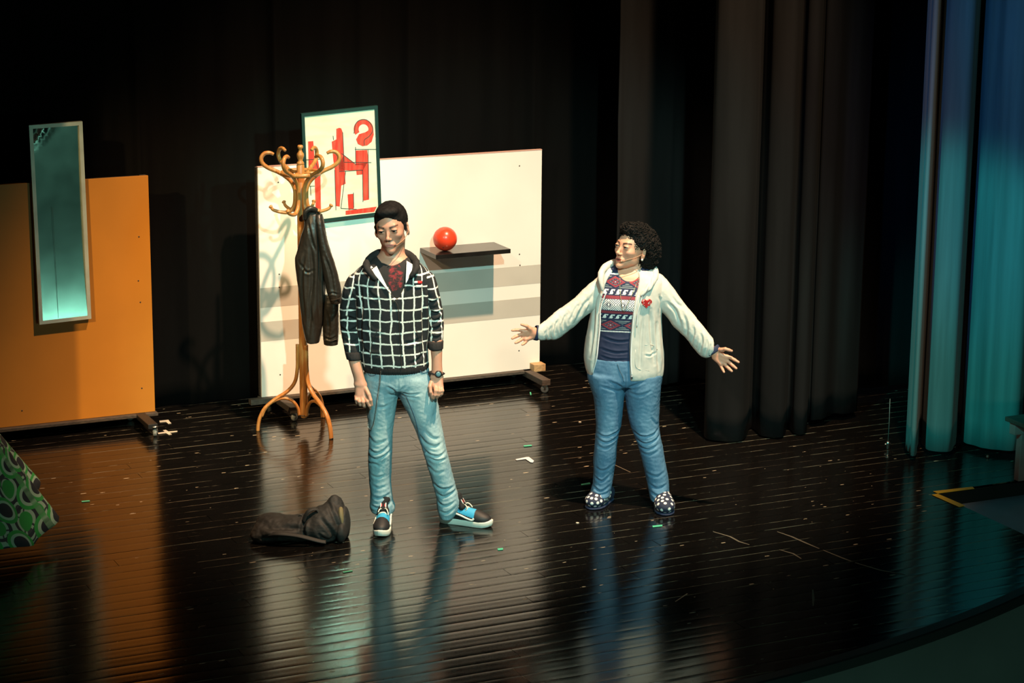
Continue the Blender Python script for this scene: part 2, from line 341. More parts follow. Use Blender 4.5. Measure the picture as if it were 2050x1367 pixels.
# ------------------------------------------------------------------ rolling flats
VF = 2.17                             # front face of both flats
def caster(parent, u, v, yaw, name='caster'):
    """small swivel caster standing on the floor under (u, v)"""
    d = np.array([math.cos(yaw), math.sin(yaw), 0]); ax = np.array([-d[1], d[0], 0]); c = S(u, v, .026)
    w = lathe(name, [(.008, -.011), (.021, -.011), (.025, -.007), (.0255, 0), (.025, .007), (.021, .011), (.008, .011)], c, 'wheel_grey', parent, 20, ax)
    lathe('hub', [(.004, -.016), (.008, -.015), (.009, -.0112), (.009, .0112), (.008, .015), (.004, .016)], c, 'steel', w, 14, ax)
    top = S(u, v, .062)-d*.018
    for s in (-1, 1):
        Vv, Ff = tube_vf(np.array([c+ax*s*.0145, (c+top)/2+ax*s*.0155+EZ*.004, top+ax*s*.014]), .007, 8, .35, flat=ax); mesh('fork', Vv, Ff, 'steel', w)
    lathe('plate', [(.018, 0), (.022, .003), (.022, .007), (.012, .012)], top-EZ*.002, 'steel', w, 16)
    return w
def flat(name, u0, u1, z0, z1, mt, label, edge):
    r = empty(name, S((u0+u1)/2, VF+.03, 0), label, 'stage flat')
    cu = (u0+u1)/2
    box('board', S(cu, VF+.009, (z0+z1)/2), (u1-u0, .018, z1-z0), mt, r, bev=.0015)
    for uu in (u0+.02, u1-.02): box('batten', S(uu, VF+.041, (z0+z1)/2), (.04, .044, z1-z0-.004), 'dark_timber', r)
    box('batten', S(cu, VF+.041, z1-.025), (u1-u0-.09, .044, .04), 'dark_timber', r)
    box('base_rail', S(cu, VF+.012, z0-.011), (u1-u0+.02, .09, .02), 'dark_timber', r)
    return r
wf = flat('white_flat', -.713, 1.225, .10, 1.558, 'white_board', 'white rolling stage flat with two grey stripes behind the man', 1)
for z0, z1 in ((.676, .802), (.460, .585)): box('painted_stripe', S(.256, VF-.0002, (z0+z1)/2), (1.936, .0012, z1-z0), 'grey_stripe', wf, bev=0)
box('top_edging', S(.256, VF+.012, 1.561), (1.938, .026, .006), 'red_edge', wf, bev=0)
for px, py in ((1040, 332), (1040, 509), (1041, 531), (1039, 702), (557, 365), (559, 549), (559, 575), (561, 750)):
    p = onv(px, py, VF); lathe('screw_head', [(.002, .0012), (.0045, .001), (.005, 0)], p, 'bolt', wf, 10, -EY)
for u, yaw in ((1.13, 2.6), (-.60, .6)):
    box('foot', S(u, VF-.02, .079), (.06, .56, .04), 'dark_timber', wf)
    caster(wf, u+.01, VF-.255, yaw+SA); caster(wf, u, VF+.2, yaw+1+SA)
box('end_block', S(1.195, VF-.03, .118), (.085, .075, .05), 'raw_block', wf)
box('end_block', S(-.72, VF-.02, .085), (.16, .05, .035), 'dark_timber', wf)
of = flat('orange_flat', -3.55, -1.404, .085, 1.552, 'orange_board', 'orange rolling stage flat at the left edge', 0)
for px, py in ((277, 562), (281, 605), (284, 777), (278, 474), (44, 822)):
    p = onv(px, py, VF); lathe('screw_head', [(.002, .0012), (.0045, .001), (.005, 0)], p, 'bolt', of, 10, -EY)
for u, yaw in ((-1.50, 1.2), (-3.3, .8)):
    box('foot', S(u, VF-.02, .07), (.06, .52, .03), 'black_paint', of)
    caster(of, u+.02, VF-.25, yaw+SA); caster(of, u-.02, VF+.16, yaw+2+SA)
# mirror hung on the orange flat
def hung(quad, v): return [onv(x, y, v) for x, y in quad]
mq = [onv(x, y, v_) for x, y, v_ in ((58, 251, VF-.03), (165, 243, VF-.03), (183, 638, VF-.044), (79, 650, VF-.044))]; mc = sum(mq)/4
mir = empty('wall_mirror', mq[3]*.5+mq[2]*.5, 'tall narrow foil mirror in a silver frame hung on the orange flat', 'mirror')
def slab(name, q, th, mt, parent, inset=0, back=0.):
    """quad slab whose front face is q (TL TR BR BL), th deep along EY"""
    q = [np.asarray(p)+EY*back for p in q]; n = len(q); V = q+[p+EY*th for p in q]
    return mesh(name, V, [list(range(n))[::-1], list(range(n, 2*n))]+[[i, (i+1) % n, n+(i+1) % n, n+i] for i in range(n)], mt, parent, False)
def inset(q, w):
    tl, tr, br, bl = q; out = []
    for a, b, c in ((tl, tr, bl), (tr, tl, br), (br, bl, tr), (bl, br, tl)):
        out.append(a+(b-a)/np.linalg.norm(b-a)*w+(c-a)/np.linalg.norm(c-a)*w)
    return out
def frame(q, w, th, mt, parent, name='frame_rail'):
    iq = inset(q, w)
    for i in range(4): j = (i+1) % 4; slab(name, [q[i], q[j], iq[j], iq[i]], th, mt, parent)
    return iq
iq = frame(mq, .022, .03, 'silver_frame', mir)
# foil sheet, slightly bowed, with crumpled upper left corner
nu, nv = 14, 60; V = []
for j in range(nv+1):
    for i in range(nu+1):
        a, b = i/nu, j/nv; p = (iq[0]*(1-a)+iq[1]*a)*(1-b)+(iq[3]*(1-a)+iq[2]*a)*b
        bow = .012*math.sin(math.pi*b)*0+.006*(4*(a-.5)**2)
        cr = .010*max(0, 1-a*1.6-b*9)*(math.sin(a*31+b*90)+math.sin(a*70-b*55))
        tilt_ = -.04*max(0, .5-b)**2-.12*max(0, b-.52)**2
        V.append(p+EY*(.029+cr+tilt_-bow*.2))
mesh('mirror_sheet', V, [[j*(nu+1)+i, j*(nu+1)+i+1, (j+1)*(nu+1)+i+1, (j+1)*(nu+1)+i] for j in range(nv) for i in range(nu)], 'mirror_foil', mir)
slab('mirror_back', iq, .006, 'black_paint', mir, back=.040)
tube('crack', [onv(x, y, VF-.044+q) for x, y, q in ((105, 415, .022), (109, 490, .020), (113, 560, .014), (117, 640, .002))], .0009, 'crack', mir, 5, sm=4)
# ------------------------------------------------------------------ framed red painting on the white flat
pv = VF-.028
pq = hung(((603.4, 227.5), (756.2, 211.3), (764.4, 430.5), (612.4, 449)), pv)
pic = empty('framed_painting', (pq[2]+pq[3])/2, 'framed abstract painting of red bars and black lines on the white flat', 'painting')
iq = frame(pq, .020, .026, 'picture_frame', pic)
slab('canvas', iq, .006, 'canvas', pic, back=.006)
def ink(name, poly, mt, dz=.0):
    """brush shape given by photo pixels, laid on the canvas"""
    P = [onv(480+x/4.272, 190+y/4.272, pv+.006) for x, y in poly]; n = len(P); P = [p-EY*(.0004+dz) for p in P]
    V = P+[p+EY*.0006 for p in P]
    return mesh(name, V, [list(range(n))[::-1], list(range(n, 2*n))]+[[i, (i+1) % n, n+(i+1) % n, n+i] for i in range(n)], mt, pic, False)
for poly in ([(583, 398), (628, 394), (640, 545), (668, 548), (690, 690), (695, 990), (648, 985), (640, 700), (590, 660)],
             [(825, 290), (850, 281), (868, 286), (880, 318), (890, 500), (905, 760), (868, 775), (855, 955), (818, 950), (812, 640), (800, 560), (786, 400), (826, 380)],
             [(890, 515), (985, 590), (1090, 580), (1050, 650), (905, 645), (850, 650), (846, 590)],
             [(990, 475), (1090, 470), (1103, 600), (1106, 895), (1055, 905), (1048, 680), (1000, 685), (995, 640), (1050, 640), (1050, 600), (990, 598)],
             [(922, 850), (970, 845), (975, 975), (930, 985)], [(905, 990), (1172, 955), (1150, 1000), (905, 1026)]): ink('red_stroke', poly, 'red_paint')
def arcpoly(cx, cy, r0, r1, a0, a1, n=26, sy=1.):
    A = np.radians(np.linspace(a0, a1, n)); return [(cx+r1*math.cos(a), cy+r1*sy*math.sin(a)) for a in A]+[(cx+r0*math.cos(a), cy+r0*sy*math.sin(a)) for a in A[::-1]]
ink('red_stroke', arcpoly(1058, 293, 42, 84, -215, 15), 'red_paint')
ink('red_stroke', [(1100, 250), (1142, 290), (1146, 340), (1128, 400), (1090, 432), (1050, 438), (1010, 420), (994, 380), (1020, 335), (1075, 318), (1103, 300)], 'red_paint', .0003)
def stroke(pts, w=5, name='charcoal_stroke'):
    P = catmull([(x, y, 0) for x, y in pts], 8) if len(pts) > 2 else np.array([(x, y, 0) for x, y in pts], float)
    T = np.gradient(P, axis=0); T /= np.linalg.norm(T, axis=1)[:, None]; Nn = np.c_[-T[:, 1], T[:, 0]]
    ink(name, [tuple(p[:2]+q*w/2) for p, q in zip(P, Nn)]+[tuple(p[:2]-q*w/2) for p, q in zip(P[::-1], Nn[::-1])], 'charcoal_line', .0006)
for pts in ([(976, 330), (990, 250), (1030, 214), (1085, 214), (1128, 260), (1135, 310), (1105, 355), (1066, 385), (1064, 430)], [(798, 350), (802, 385)], [(880, 320), (892, 575)], [(870, 500), (985, 588)], [(985, 465), (1165, 465)], [(990, 445), (992, 600)], [(1097, 470), (1103, 885)], [(895, 575), (1125, 578)],
            [(850, 655), (1050, 642)], [(1050, 640), (1054, 915)], [(812, 640), (822, 985)], [(905, 650), (865, 970)], [(972, 835), (975, 965)], [(865, 970), (1000, 978)], [(570, 555), (710, 548)], [(640, 545), (690, 690)], [(580, 780), (640, 780)], [(605, 780), (608, 860)]): stroke(pts)
# ------------------------------------------------------------------ shelf and ball
sh = S(.625, VF-.13, .963)
shelf = box('wall_shelf', sh, (.52, .258, .028), 'gloss_black', None, bev=.002, loc=sh); tag(shelf, 'glossy black shelf board fixed to the white flat', 'shelf')
bp = onv(891, 482, VF-.15); r_ = .0765; bp[2] = .977+r_
bm = bmesh.new(); bmesh.ops.create_uvsphere(bm, u_segments=48, v_segments=32, radius=r_)
bv = np.array([q.co[:] for q in bm.verts]); bm.verts.index_update(); bf = [[q.index for q in f.verts] for f in bm.faces]; bm.free()
bv[:, 2] = np.maximum(bv[:, 2], -r_+.0012)
ball = empty('ball', bp-EZ*r_, 'shiny orange red ball resting on the black shelf', 'ball')
mesh('shell', bv+bp, bf, 'ball_red', ball)
lathe('valve', [(.002, .0012), (.004, .001), (.0045, -.001)], bp+np.array([-.01, -.0605, -.0455]), 'bolt', ball, 10, np.array([-.01, -.0605, -.0455]))
# ------------------------------------------------------------------ implicit modelling: smooth unions meshed by surface nets
def rotm(yaw=0, pitch=0, roll=0):
    """yaw about z, then pitch about x, then roll about y (degrees)"""
    y, p, r = map(math.radians, (yaw, pitch, roll))
    Z = np.array([[math.cos(y), -math.sin(y), 0], [math.sin(y), math.cos(y), 0], [0, 0, 1]])
    Xr = np.array([[1, 0, 0], [0, math.cos(p), -math.sin(p)], [0, math.sin(p), math.cos(p)]])
    Y = np.array([[math.cos(r), 0, math.sin(r)], [0, 1, 0], [-math.sin(r), 0, math.cos(r)]])
    return Z@Xr@Y
class Ell:
    def __init__(s, c, r, R=None, k=.01, sub=False): s.c = np.asarray(c, float); s.r = np.broadcast_to(np.asarray(r, float), (3,)); s.R = np.eye(3) if R is None else R; s.k = k; s.sub = sub
    def bb(s): e = np.sqrt(((s.R*s.r)**2).sum(1)); return s.c-e, s.c+e
    def d(s, P):
        q = (P-s.c)@s.R; k0 = np.sqrt(((q/s.r)**2).sum(-1)); k1 = np.sqrt(((q/s.r**2)**2).sum(-1)); return k0*(k0-1)/np.maximum(k1, 1e-9)
class Cone:
    """capsule from a to b with radii ra, rb; flat=(dir, f) squeezes it along dir by f"""
    def __init__(s, a, b, ra, rb=None, k=.01, sub=False, flat=None):
        s.a = np.asarray(a, float); s.b = np.asarray(b, float); s.ra = ra; s.rb = ra if rb is None else rb; s.k = k; s.sub = sub; s.flat = flat
    def bb(s): return np.minimum(s.a-s.ra, s.b-s.rb), np.maximum(s.a+s.ra, s.b+s.rb)
    def d(s, P):
        ba = s.b-s.a; pa = P-s.a
        t = np.clip((pa@ba)/max(ba@ba, 1e-12), 0, 1); w = pa-t[..., None]*ba
        if s.flat is not None:
            n = np.asarray(s.flat[0], float); n = n/np.linalg.norm(n); w = w+((w@n)*(1/s.flat[1]-1))[..., None]*n
            return (np.sqrt((w*w).sum(-1))-(s.ra+(s.rb-s.ra)*t))*min(1, s.flat[1]+.2)
        return np.sqrt((w*w).sum(-1))-(s.ra+(s.rb-s.ra)*t)
class Loft:
    """stack of superellipse sections along axis: rows (h, c1, c2, r1, r2); axis 2 -> c=(x, y); axis 0 -> c=(y, z)"""
    def __init__(s, rows, axis=2, n=2.2, k=.02, sub=False, cap=.01):
        s.t = np.array(sorted(rows), float); s.ax = axis; s.n = n; s.k = k; s.sub = sub; s.o = [0, 1] if axis == 2 else [1, 2]; s.cap = cap
    def bb(s):
        t = s.t; lo = np.zeros(3); hi = np.zeros(3); lo[s.ax], hi[s.ax] = t[0, 0], t[-1, 0]
        for i, o in enumerate(s.o): lo[o] = (t[:, 1+i]-t[:, 3+i]).min(); hi[o] = (t[:, 1+i]+t[:, 3+i]).max()
        return lo, hi
    def tab(s, h):
        """smooth interpolation (monotone hermite)"""
        t = s.t; x = t[:, 0]; j = np.clip(np.searchsorted(x, h)-1, 0, len(x)-2); hh = x[j+1]-x[j]; q = np.clip((h-x[j])/hh, 0, 1); out = []
        for c in range(1, 5):
            y = t[:, c]; dl = np.diff(y)/np.diff(x); m = np.empty(len(y)); m[0] = dl[0]; m[-1] = dl[-1]
            if len(y) > 2: m[1:-1] = np.where(dl[1:]*dl[:-1] > 0, 2*dl[1:]*dl[:-1]/(dl[1:]+dl[:-1]+1e-12), 0)
            h00 = 2*q**3-3*q**2+1; h10 = q**3-2*q**2+q; h01 = -2*q**3+3*q**2; h11 = q**3-q**2
            out.append(h00*y[j]+h10*hh*m[j]+h01*y[j+1]+h11*hh*m[j+1])
        return out
    def d(s, P):
        h = P[..., s.ax]; c1, c2, r1, r2 = s.tab(h); a = np.abs(P[..., s.o[0]]-c1)/r1; b = np.abs(P[..., s.o[1]]-c2)/r2
        g = (a**s.n+b**s.n)**(1/s.n); d = (g-1)*np.minimum(r1, r2)
        e = np.maximum(s.t[0, 0]-h, h-s.t[-1, 0]); c = s.cap
        q1 = np.maximum(d+c, 0); q2 = np.maximum(e+c, 0)
        return np.minimum(np.maximum(d+c, e+c), 0)+np.sqrt(q1*q1+q2*q2)-c
def sdf_eval(prims, P):
    D = np.full(P.shape[:-1], 1.)
    for p in prims: D = comb(D, p.d(P), p)
    return D
def comb(D, d, p):
    k = p.k
    if p.sub: d = -d; h = np.clip(.5-.5*(d-D)/k, 0, 1); h = np.clip(.5+.5*(d-D)/k, 0, 1); return D+(d-D)*h+k*h*(1-h)
    h = np.clip(.5+.5*(D-d)/k, 0, 1); return D+(d-D)*h-k*h*(1-h)
def sdf_mesh(prims, vx=.004, field=None):
    los, his = zip(*[p.bb() for p in prims if not p.sub]); lo = np.min(los, 0)-5*vx; hi = np.max(his, 0)+5*vx
    nn = np.ceil((hi-lo)/vx).astype(int)+1; D = np.full(nn, 1., np.float32)
    ax = [lo[i]+vx*np.arange(nn[i]) for i in range(3)]
    for p in prims:
        a, b = p.bb(); m = p.k+4*vx; i0 = np.clip(np.floor((a-m-lo)/vx).astype(int), 0, nn-1); i1 = np.clip(np.ceil((b+m-lo)/vx).astype(int)+1, 1, nn)
        if (i1 <= i0).any(): continue
        sl = tuple(slice(i0[j], i1[j]) for j in range(3))
        G = np.stack(np.meshgrid(*[ax[j][sl[j]] for j in range(3)], indexing='ij'), -1)
        D[sl] = comb(D[sl], p.d(G), p)
    ins = D < 0
    c = [ins[i:nn[0]-1+i, j:nn[1]-1+j, k:nn[2]-1+k] for i in (0, 1) for j in (0, 1) for k in (0, 1)]
    anyi = c[0].copy(); alli = c[0].copy()
    for q in c[1:]: anyi |= q; alli &= q
    cells = np.argwhere(anyi & ~alli); idx = np.full(nn-1, -1, np.int64); idx[tuple(cells.T)] = np.arange(len(cells))
    acc = np.zeros((len(cells), 3)); cnt = np.zeros(len(cells)); cor = [np.array((i, j, k)) for i in (0, 1) for j in (0, 1) for k in (0, 1)]
    val = [D[tuple((cells+q).T)].astype(float) for q in cor]
    for a in range(8):
        for b in range(a+1, 8):
            if np.abs(cor[a]-cor[b]).sum() != 1: continue
            mk = (val[a] < 0) != (val[b] < 0); t = val[a]/np.where(mk, val[a]-val[b], 1)
            acc += np.where(mk[:, None], cor[a]+t[:, None]*(cor[b]-cor[a]), 0); cnt += mk
    V = lo+vx*(cells+acc/cnt[:, None]); Fc = []
    for a in range(3):
        b, e = (a+1) % 3, (a+2) % 3
        s0 = [slice(0, nn[i]-1) if i == a else slice(1, nn[i]-1) for i in range(3)]; s1 = list(s0); s1[a] = slice(1, nn[a])
        A, B = ins[tuple(s0)], ins[tuple(s1)]; E_ = np.argwhere(A != B); fl_ = A[tuple(E_.T)]
        E_ = E_+np.array([0 if i == a else 1 for i in range(3)])
        def cell(db, de):
            q = E_.copy(); q[:, b] += db; q[:, e] += de; return idx[tuple(q.T)]
        Q = np.stack([cell(-1, -1), cell(0, -1), cell(0, 0), cell(-1, 0)], 1); Q[~fl_] = Q[~fl_][:, ::-1]; Fc.append(Q)
    Fc = np.vstack(Fc); return V, Fc[(Fc >= 0).all(1)]
def vnormals(V, Fc):
    Fc = np.asarray(Fc); n = np.cross(V[Fc[:, 2]]-V[Fc[:, 0]], V[Fc[:, 3]]-V[Fc[:, 1]]); N = np.zeros_like(V)
    for i in range(4): np.add.at(N, Fc[:, i], n)
    return N/(np.linalg.norm(N, axis=1)[:, None]+1e-12)
def snoise(P, scale, seed=0, oct_=3):
    """cheap spectral noise, about -1..1"""
    g = np.random.default_rng(seed); s = np.zeros(len(P)); tot = 0
    for o in range(oct_):
        for _ in range(5):
            w = g.normal(size=3); w *= 2*math.pi*2**o/(scale*np.linalg.norm(w)); s += np.sin(P@w+g.uniform(0, 6.3)+1.5*np.sin(P@w[[1, 2, 0]]*.6))/(2**o); tot += .5/(2**o)
    return s/tot*.4
def px_rows(rows, Y, ry, shift=None):
    """silhouette rows (py, x left, x right[, dy[, ry]]) at depth Y -> loft rows along z"""
    out = []
    for q in rows:
        py, a, b = q[:3]; dy = q[3] if len(q) > 3 else 0.; r2 = q[4] if len(q) > 4 else ry
        A = at(a, py, Y+dy); B = at(b, py, Y+dy); out.append(((A[2]+B[2])/2, (A[0]+B[0])/2, Y+dy, abs(B[0]-A[0])/2, r2))
    return out
def creases(V, N, lines, Y, front=True):
    """fold lines drawn in photo pixels on the side facing the stalls: (points, depth, width)"""
    d = np.zeros(len(V)); gate = np.clip(-N[:, 1]*1.6+.25, 0, 1)
    for pts, dep, wid in lines:
        P = catmull([at(x, y, Y) for x, y in pts], 6)[:, [0, 2]]; q = V[:, [0, 2]]; best = np.full(len(V), 9.); sd = np.zeros(len(V)); tt = np.zeros(len(V)); n = len(P)-1
        lo = P.min(0)-4*wid; hi = P.max(0)+4*wid; mk = ((q > lo) & (q < hi)).all(1); qq = q[mk]; bb = best[mk]; ss = sd[mk]; t2 = tt[mk]
        for i in range(n):
            e = P[i+1]-P[i]; w = qq-P[i]; t = np.clip((w@e)/(e@e+1e-12), 0, 1); r = w-t[:, None]*e; dist = np.hypot(r[:, 0], r[:, 1]); s = np.sign(e[0]*r[:, 1]-e[1]*r[:, 0])
            m = dist < bb; bb = np.where(m, dist, bb); ss = np.where(m, s, ss); t2 = np.where(m, (i+t)/n, t2)
        x = bb*ss/wid; tap = np.clip(np.sin(math.pi*np.clip(t2, .03, .97))*1.5, 0, 1)
        d[mk] += dep*tap*(-np.exp(-x*x*1.2)+.65*np.exp(-(x-1.4)**2)+.35*np.exp(-(x+1.5)**2))
    return d*gate
def soft(name, prims, mt, parent, vx=.004, disp=None, vcolf=None, vecf=None, loc=None):
    V, Fc = sdf_mesh(prims, vx); N = vnormals(V, Fc); V0 = V.copy()
    if disp is not None: V = V+N*disp(V, N)[:, None]
    return mesh(name, V, Fc, mt, parent, vcol=None if vcolf is None else vcolf(V0, N), vec=None if vecf is None else vecf(V0, N), loc=loc)
# ------------------------------------------------------------------ bentwood coat stand
CS = np.array([-1.272, 13.296, 0])
cs = empty('coat_stand', CS, 'curved bentwood coat stand with six hooks beside the white flat', 'coat stand')
def polar(az, r, z): a = math.radians(az); return CS+np.array([math.cos(a)*r, math.sin(a)*r, z])
lathe('pole', [(.006, .068), (.016, .072), (.0225, .085), (.024, .11), (.0245, .6), (.0245, 1.2), (.0235, 1.632), (.020, 1.638)], CS, 'bent_beech', cs, 12)
lathe('finial', [(.018, 1.634), (.0235, 1.642), (.021, 1.65), (.013, 1.662), (.018, 1.675), (.0225, 1.69), (.0215, 1.702), (.012, 1.716), (.0095, 1.73), (.017, 1.738), (.0175, 1.748), (.012, 1.755)], CS, 'bent_beech', cs, 24)
tube('ring', [polar(a, .112, 1.586) for a in np.linspace(0, 360, 48, endpoint=False)], .011, 'bent_beech', cs, 10, 1.25, flat=EZ, closed=True)
for a in (10, 130, 250): tube('ring_spoke', [polar(a, .02, 1.586), polar(a, .107, 1.586)], .009, 'bent_beech', cs, 8)
for k in range(6):
    az = 10+60*k
    P = [polar(az, r, z) for r, z in ((.178, 1.382), (.165, 1.366), (.12, 1.352), (.075, 1.352), (.042, 1.385), (.0335, 1.44), (.037, 1.495), (.065, 1.545), (.125, 1.59), (.19, 1.620), (.226, 1.650), (.232, 1.682), (.212, 1.708), (.182, 1.712), (.158, 1.702))]
    h = tube('hook', P, [.0085, .0095, .0105]+[.0125]*9+[.012, .011, .009], 'bent_beech', cs, 10, sm=5)
    lathe('hook_knob', [(.006, -.004), (.0125, .002), (.013, .008), (.007, .013)], P[0], 'bent_beech', h, 12, P[0]-P[1])
for az in (-169, -49.5, 70.5):
    t = np.array([-math.sin(math.radians(az)), math.cos(math.radians(az)), 0])
    P = [polar(az, r, z) for r, z in ((.033, .535), (.0335, .46), (.036, .38), (.052, .30), (.098, .243), (.175, .195), (.237, .142), (.268, .085), (.279, .04), (.283, 0))]
    lg = tube('leg', P, .0115, 'bent_beech', cs, 12, 1.25, flat=t, sm=6)
    P = [polar(az, r, z) for r, z in ((.258, .09), (.235, .138), (.19, .18), (.125, .20), (.07, .182), (.036, .135), (.0285, .088))]
    tube('brace', P, .0095, 'bent_beech', lg, 10, 1.3, flat=t, sm=6)
    lathe('foot_pad', [(.010, 0), (.012, .002), (.012, .006)], polar(az, .283, 0), 'black_paint', lg, 12)
tube('tie_ring', [polar(a, .031, .092) for a in np.linspace(0, 360, 24, endpoint=False)], .002, 'bolt', cs, 6, closed=True)
# ------------------------------------------------------------------ leather jacket on the stand
JY = 13.19
jk = empty('leather_jacket', at(626, 690, JY), 'black leather jacket hanging from the coat stand', 'jacket')
jl = [([(622, 470), (628, 540), (624, 620), (620, 676)], .010, .012), ([(612, 500), (606, 560), (612, 640)], .008, .010), ([(636, 440), (641, 500), (640, 580), (642, 650)], .012, .010), ([(618, 440), (626, 475), (634, 500)], .007, .008), ([(600, 520), (616, 540), (630, 536)], .006, .008), ([(630, 560), (622, 600), (630, 650)], .006, .007)]
jb = Loft(px_rows([(421, 612, 636, 0, .03), (430, 610, 644, 0, .045), (448, 609, 648, 0, .06), (474, 602, 650), (502, 595, 653), (518, 590, 655), (556, 594, 654), (600, 600, 650), (649, 605, 646), (684, 613, 640)], JY, .07), k=.012, cap=.006)
soft('jacket_body', [jb], 'leather', jk, .005, lambda V, N: creases(V, N, jl, JY)+.004*snoise(V*[1, 1, .35], .06, 3))
j1 = Loft(px_rows([(428, 630, 645, -.02, .03), (445, 632, 649, -.03), (474, 636, 654, -.04), (540, 646, 674, -.05), (579, 653, 683, -.05), (607, 662, 682, -.05)], JY, .045), k=.01, cap=.004)
sl = soft('sleeve', [j1], 'leather', jk, .005, lambda V, N: creases(V, N, [([(650, 500), (664, 540), (672, 590)], .007, .010), ([(656, 585), (668, 580), (682, 584)], .005, .006)], JY)+.003*snoise(V, .05, 5))
tube('cuff_seam', [at(661, 601, JY-.098), at(671, 600, JY-.1), at(682, 596, JY-.09)], .0022, 'leather', sl, 6, sm=4)
j2 = Loft(px_rows([(590, 648, 678, .0, .03), (620, 646, 678), (655, 646, 678), (690, 648, 677)], JY, .04), k=.01, cap=.006)
sl = soft('sleeve', [j2], 'leather', jk, .005, lambda V, N: creases(V, N, [([(655, 620), (660, 650), (656, 680)], .006, .009), ([(648, 672), (662, 676), (676, 670)], .004, .006)], JY)+.003*snoise(V, .05, 6))
tube('cuff_seam', [at(648, 680, JY-.03), at(662, 683, JY-.045), at(676, 678, JY-.03)], .0022, 'leather', sl, 6, sm=4)
tube('collar', [at(610, 440, JY-.05), at(611, 426, JY-.06), at(619, 418, JY-.055), at(630, 419, JY-.04), at(638, 425, JY-.03)], [.010, .014, .016, .015, .010], 'leather', jk, 10, sm=5)
tube('hanging_loop', [polar(310, .155, 1.36), polar(310, .15, 1.342), at(622, 419, JY-.03), polar(310, .13, 1.345), polar(310, .128, 1.352)], .0025, 'leather', jk, 6, sm=4)
# ------------------------------------------------------------------ slumped bag on the floor
bgp = fl(606, 1082)
bg = empty('backpack', bgp, 'slumped black backpack lying on the floor beside the man', 'bag')
def gp(x, y, z, dy=0): p = at(x, y, bgp[1]+dy); return p
def bgx(x): return fl(x, 1082)[0]
bw = [Ell((bgx(655), bgp[1]+.05, .085), (.105, .10, .095), k=.05), Ell((bgx(672), bgp[1]+.09, .14), (.045, .05, .085), rotm(0, 0, -12), k=.04), Ell((bgx(640), bgp[1]+.02, .06), (.09, .10, .07), k=.05),
      Ell((bgx(560), bgp[1]+.03, .055), (.13, .12, .055), k=.05), Ell((bgx(540), bgp[1]+.07, .085), (.07, .06, .04), k=.04), Ell((bgx(600), bgp[1]+.04, .06), (.09, .09, .06), k=.05), Ell((bgx(525), bgp[1]-.0, .03), (.06, .08, .035), k=.04)]
bl = [([(520, 1050), (560, 1048), (610, 1052)], .012, .012), ([(515, 1070), (560, 1066), (600, 1072), (640, 1085)], .012, .012), ([(612, 1035), (608, 1055), (616, 1080)], .014, .012), ([(640, 1030), (660, 1050), (676, 1080)], .008, .012), ([(655, 1012), (668, 1030), (684, 1060)], .007, .010), ([(640, 1060), (655, 1072), (670, 1070)], .010, .010)]
def bdisp(V, N):
    d = creases(V, N, bl, bgp[1])+.006*snoise(V, .11, 8)+.004*snoise(V*[1, 1, 1.8], .04, 18); return np.maximum(d, -(V[:, 2]-.002)*2)
V, Fc = sdf_mesh(bw, .005); N = vnormals(V, Fc); V = V+N*bdisp(V, N)[:, None]; V[:, 2] = np.maximum(V[:, 2], .002)
mesh('bag_body', V, Fc, 'bag_cloth', bg)
P = [(bgx(608), bgp[1]-.03, .11), (bgx(618), bgp[1]-.02, .165), (bgx(634), bgp[1]+.0, .172), (bgx(644), bgp[1]+.0, .14)]
tube('strap', P, .013, 'bag_cloth', bg, 8, .3, flat=(0, -.3, 1), sm=6)
P = [(bgx(530), bgp[1]-.07, .05), (bgx(560), bgp[1]-.10, .07), (bgx(600), bgp[1]-.10, .06), (bgx(640), bgp[1]-.09, .03), (bgx(655), bgp[1]-.08, .02)]
tube('strap', P, .013, 'bag_cloth', bg, 8, .3, flat=(0, -.7, 1), sm=6)
tube('buckle', [(bgx(597), bgp[1]+.02, .117), (bgx(599), bgp[1]+.02, .132), (bgx(604), bgp[1]+.02, .132), (bgx(606), bgp[1]+.02, .115)], .003, 'bolt', bg, 6, sm=4)
soft('pocket_panel', [Ell((bgx(685), bgp[1]+.035, .10), (.022, .055, .075), rotm(0, 0, -8), k=.01)], 'bag_lining', bg, .005)
soft('flap', [Ell((bgx(690), bgp[1]+.06, .085), (.026, .075, .085), rotm(0, 0, -4), k=.01), Ell((bgx(684), bgp[1]-.02, .05), (.03, .04, .05), k=.02)], 'bag_cloth', bg, .005, lambda V, N: .004*snoise(V, .05, 2))
# ------------------------------------------------------------------ seat under a circle-patterned cloth at the left edge
m = Sh('circle_cloth', (.5, .7, .53), .8)
cu = m.sep(m.coord('UV')); a, b = cu[0], cu[1]
def cells(a, b, sc, ox, oy):
    q = (a*sc+ox).fract()-.5; w = (b*sc+oy).fract()-.5; return (q*q+w*w).pw(.5)
d1 = cells(a, b, 5.2, .2, .1); d2 = cells(a, b, 5.2, .7, .62); d3 = cells(a, b, 7.3, .35, .8)
c = m.mix((d3-.30).abs() < .035, (.52, .70, .54), (.07, .08, .095))
c = m.mix(d3 < .16, c, (.08, .085, .10))
c = m.mix((d2-.38).abs() < .05, c, (.045, .05, .065)); c = m.mix(d2 < .25, c, (.05, .46, .09))
c = m.mix(d1 < .40, c, (.055, .5, .10)); c = m.mix(d1 < .30, c, (.52, .72, .55)); c = m.mix(d1 < .22, c, (.03, .035, .05))
m.color(c)
cb = fl(-190, 1085); cb[2] = 0
seat = empty('draped_pouf', cb, 'seat draped with green cloth printed with circles at the left edge', 'seat')
nA, nH = 120, 26; V = []; UVs = []; Rh, Rt, Ht = .755, .38, .76
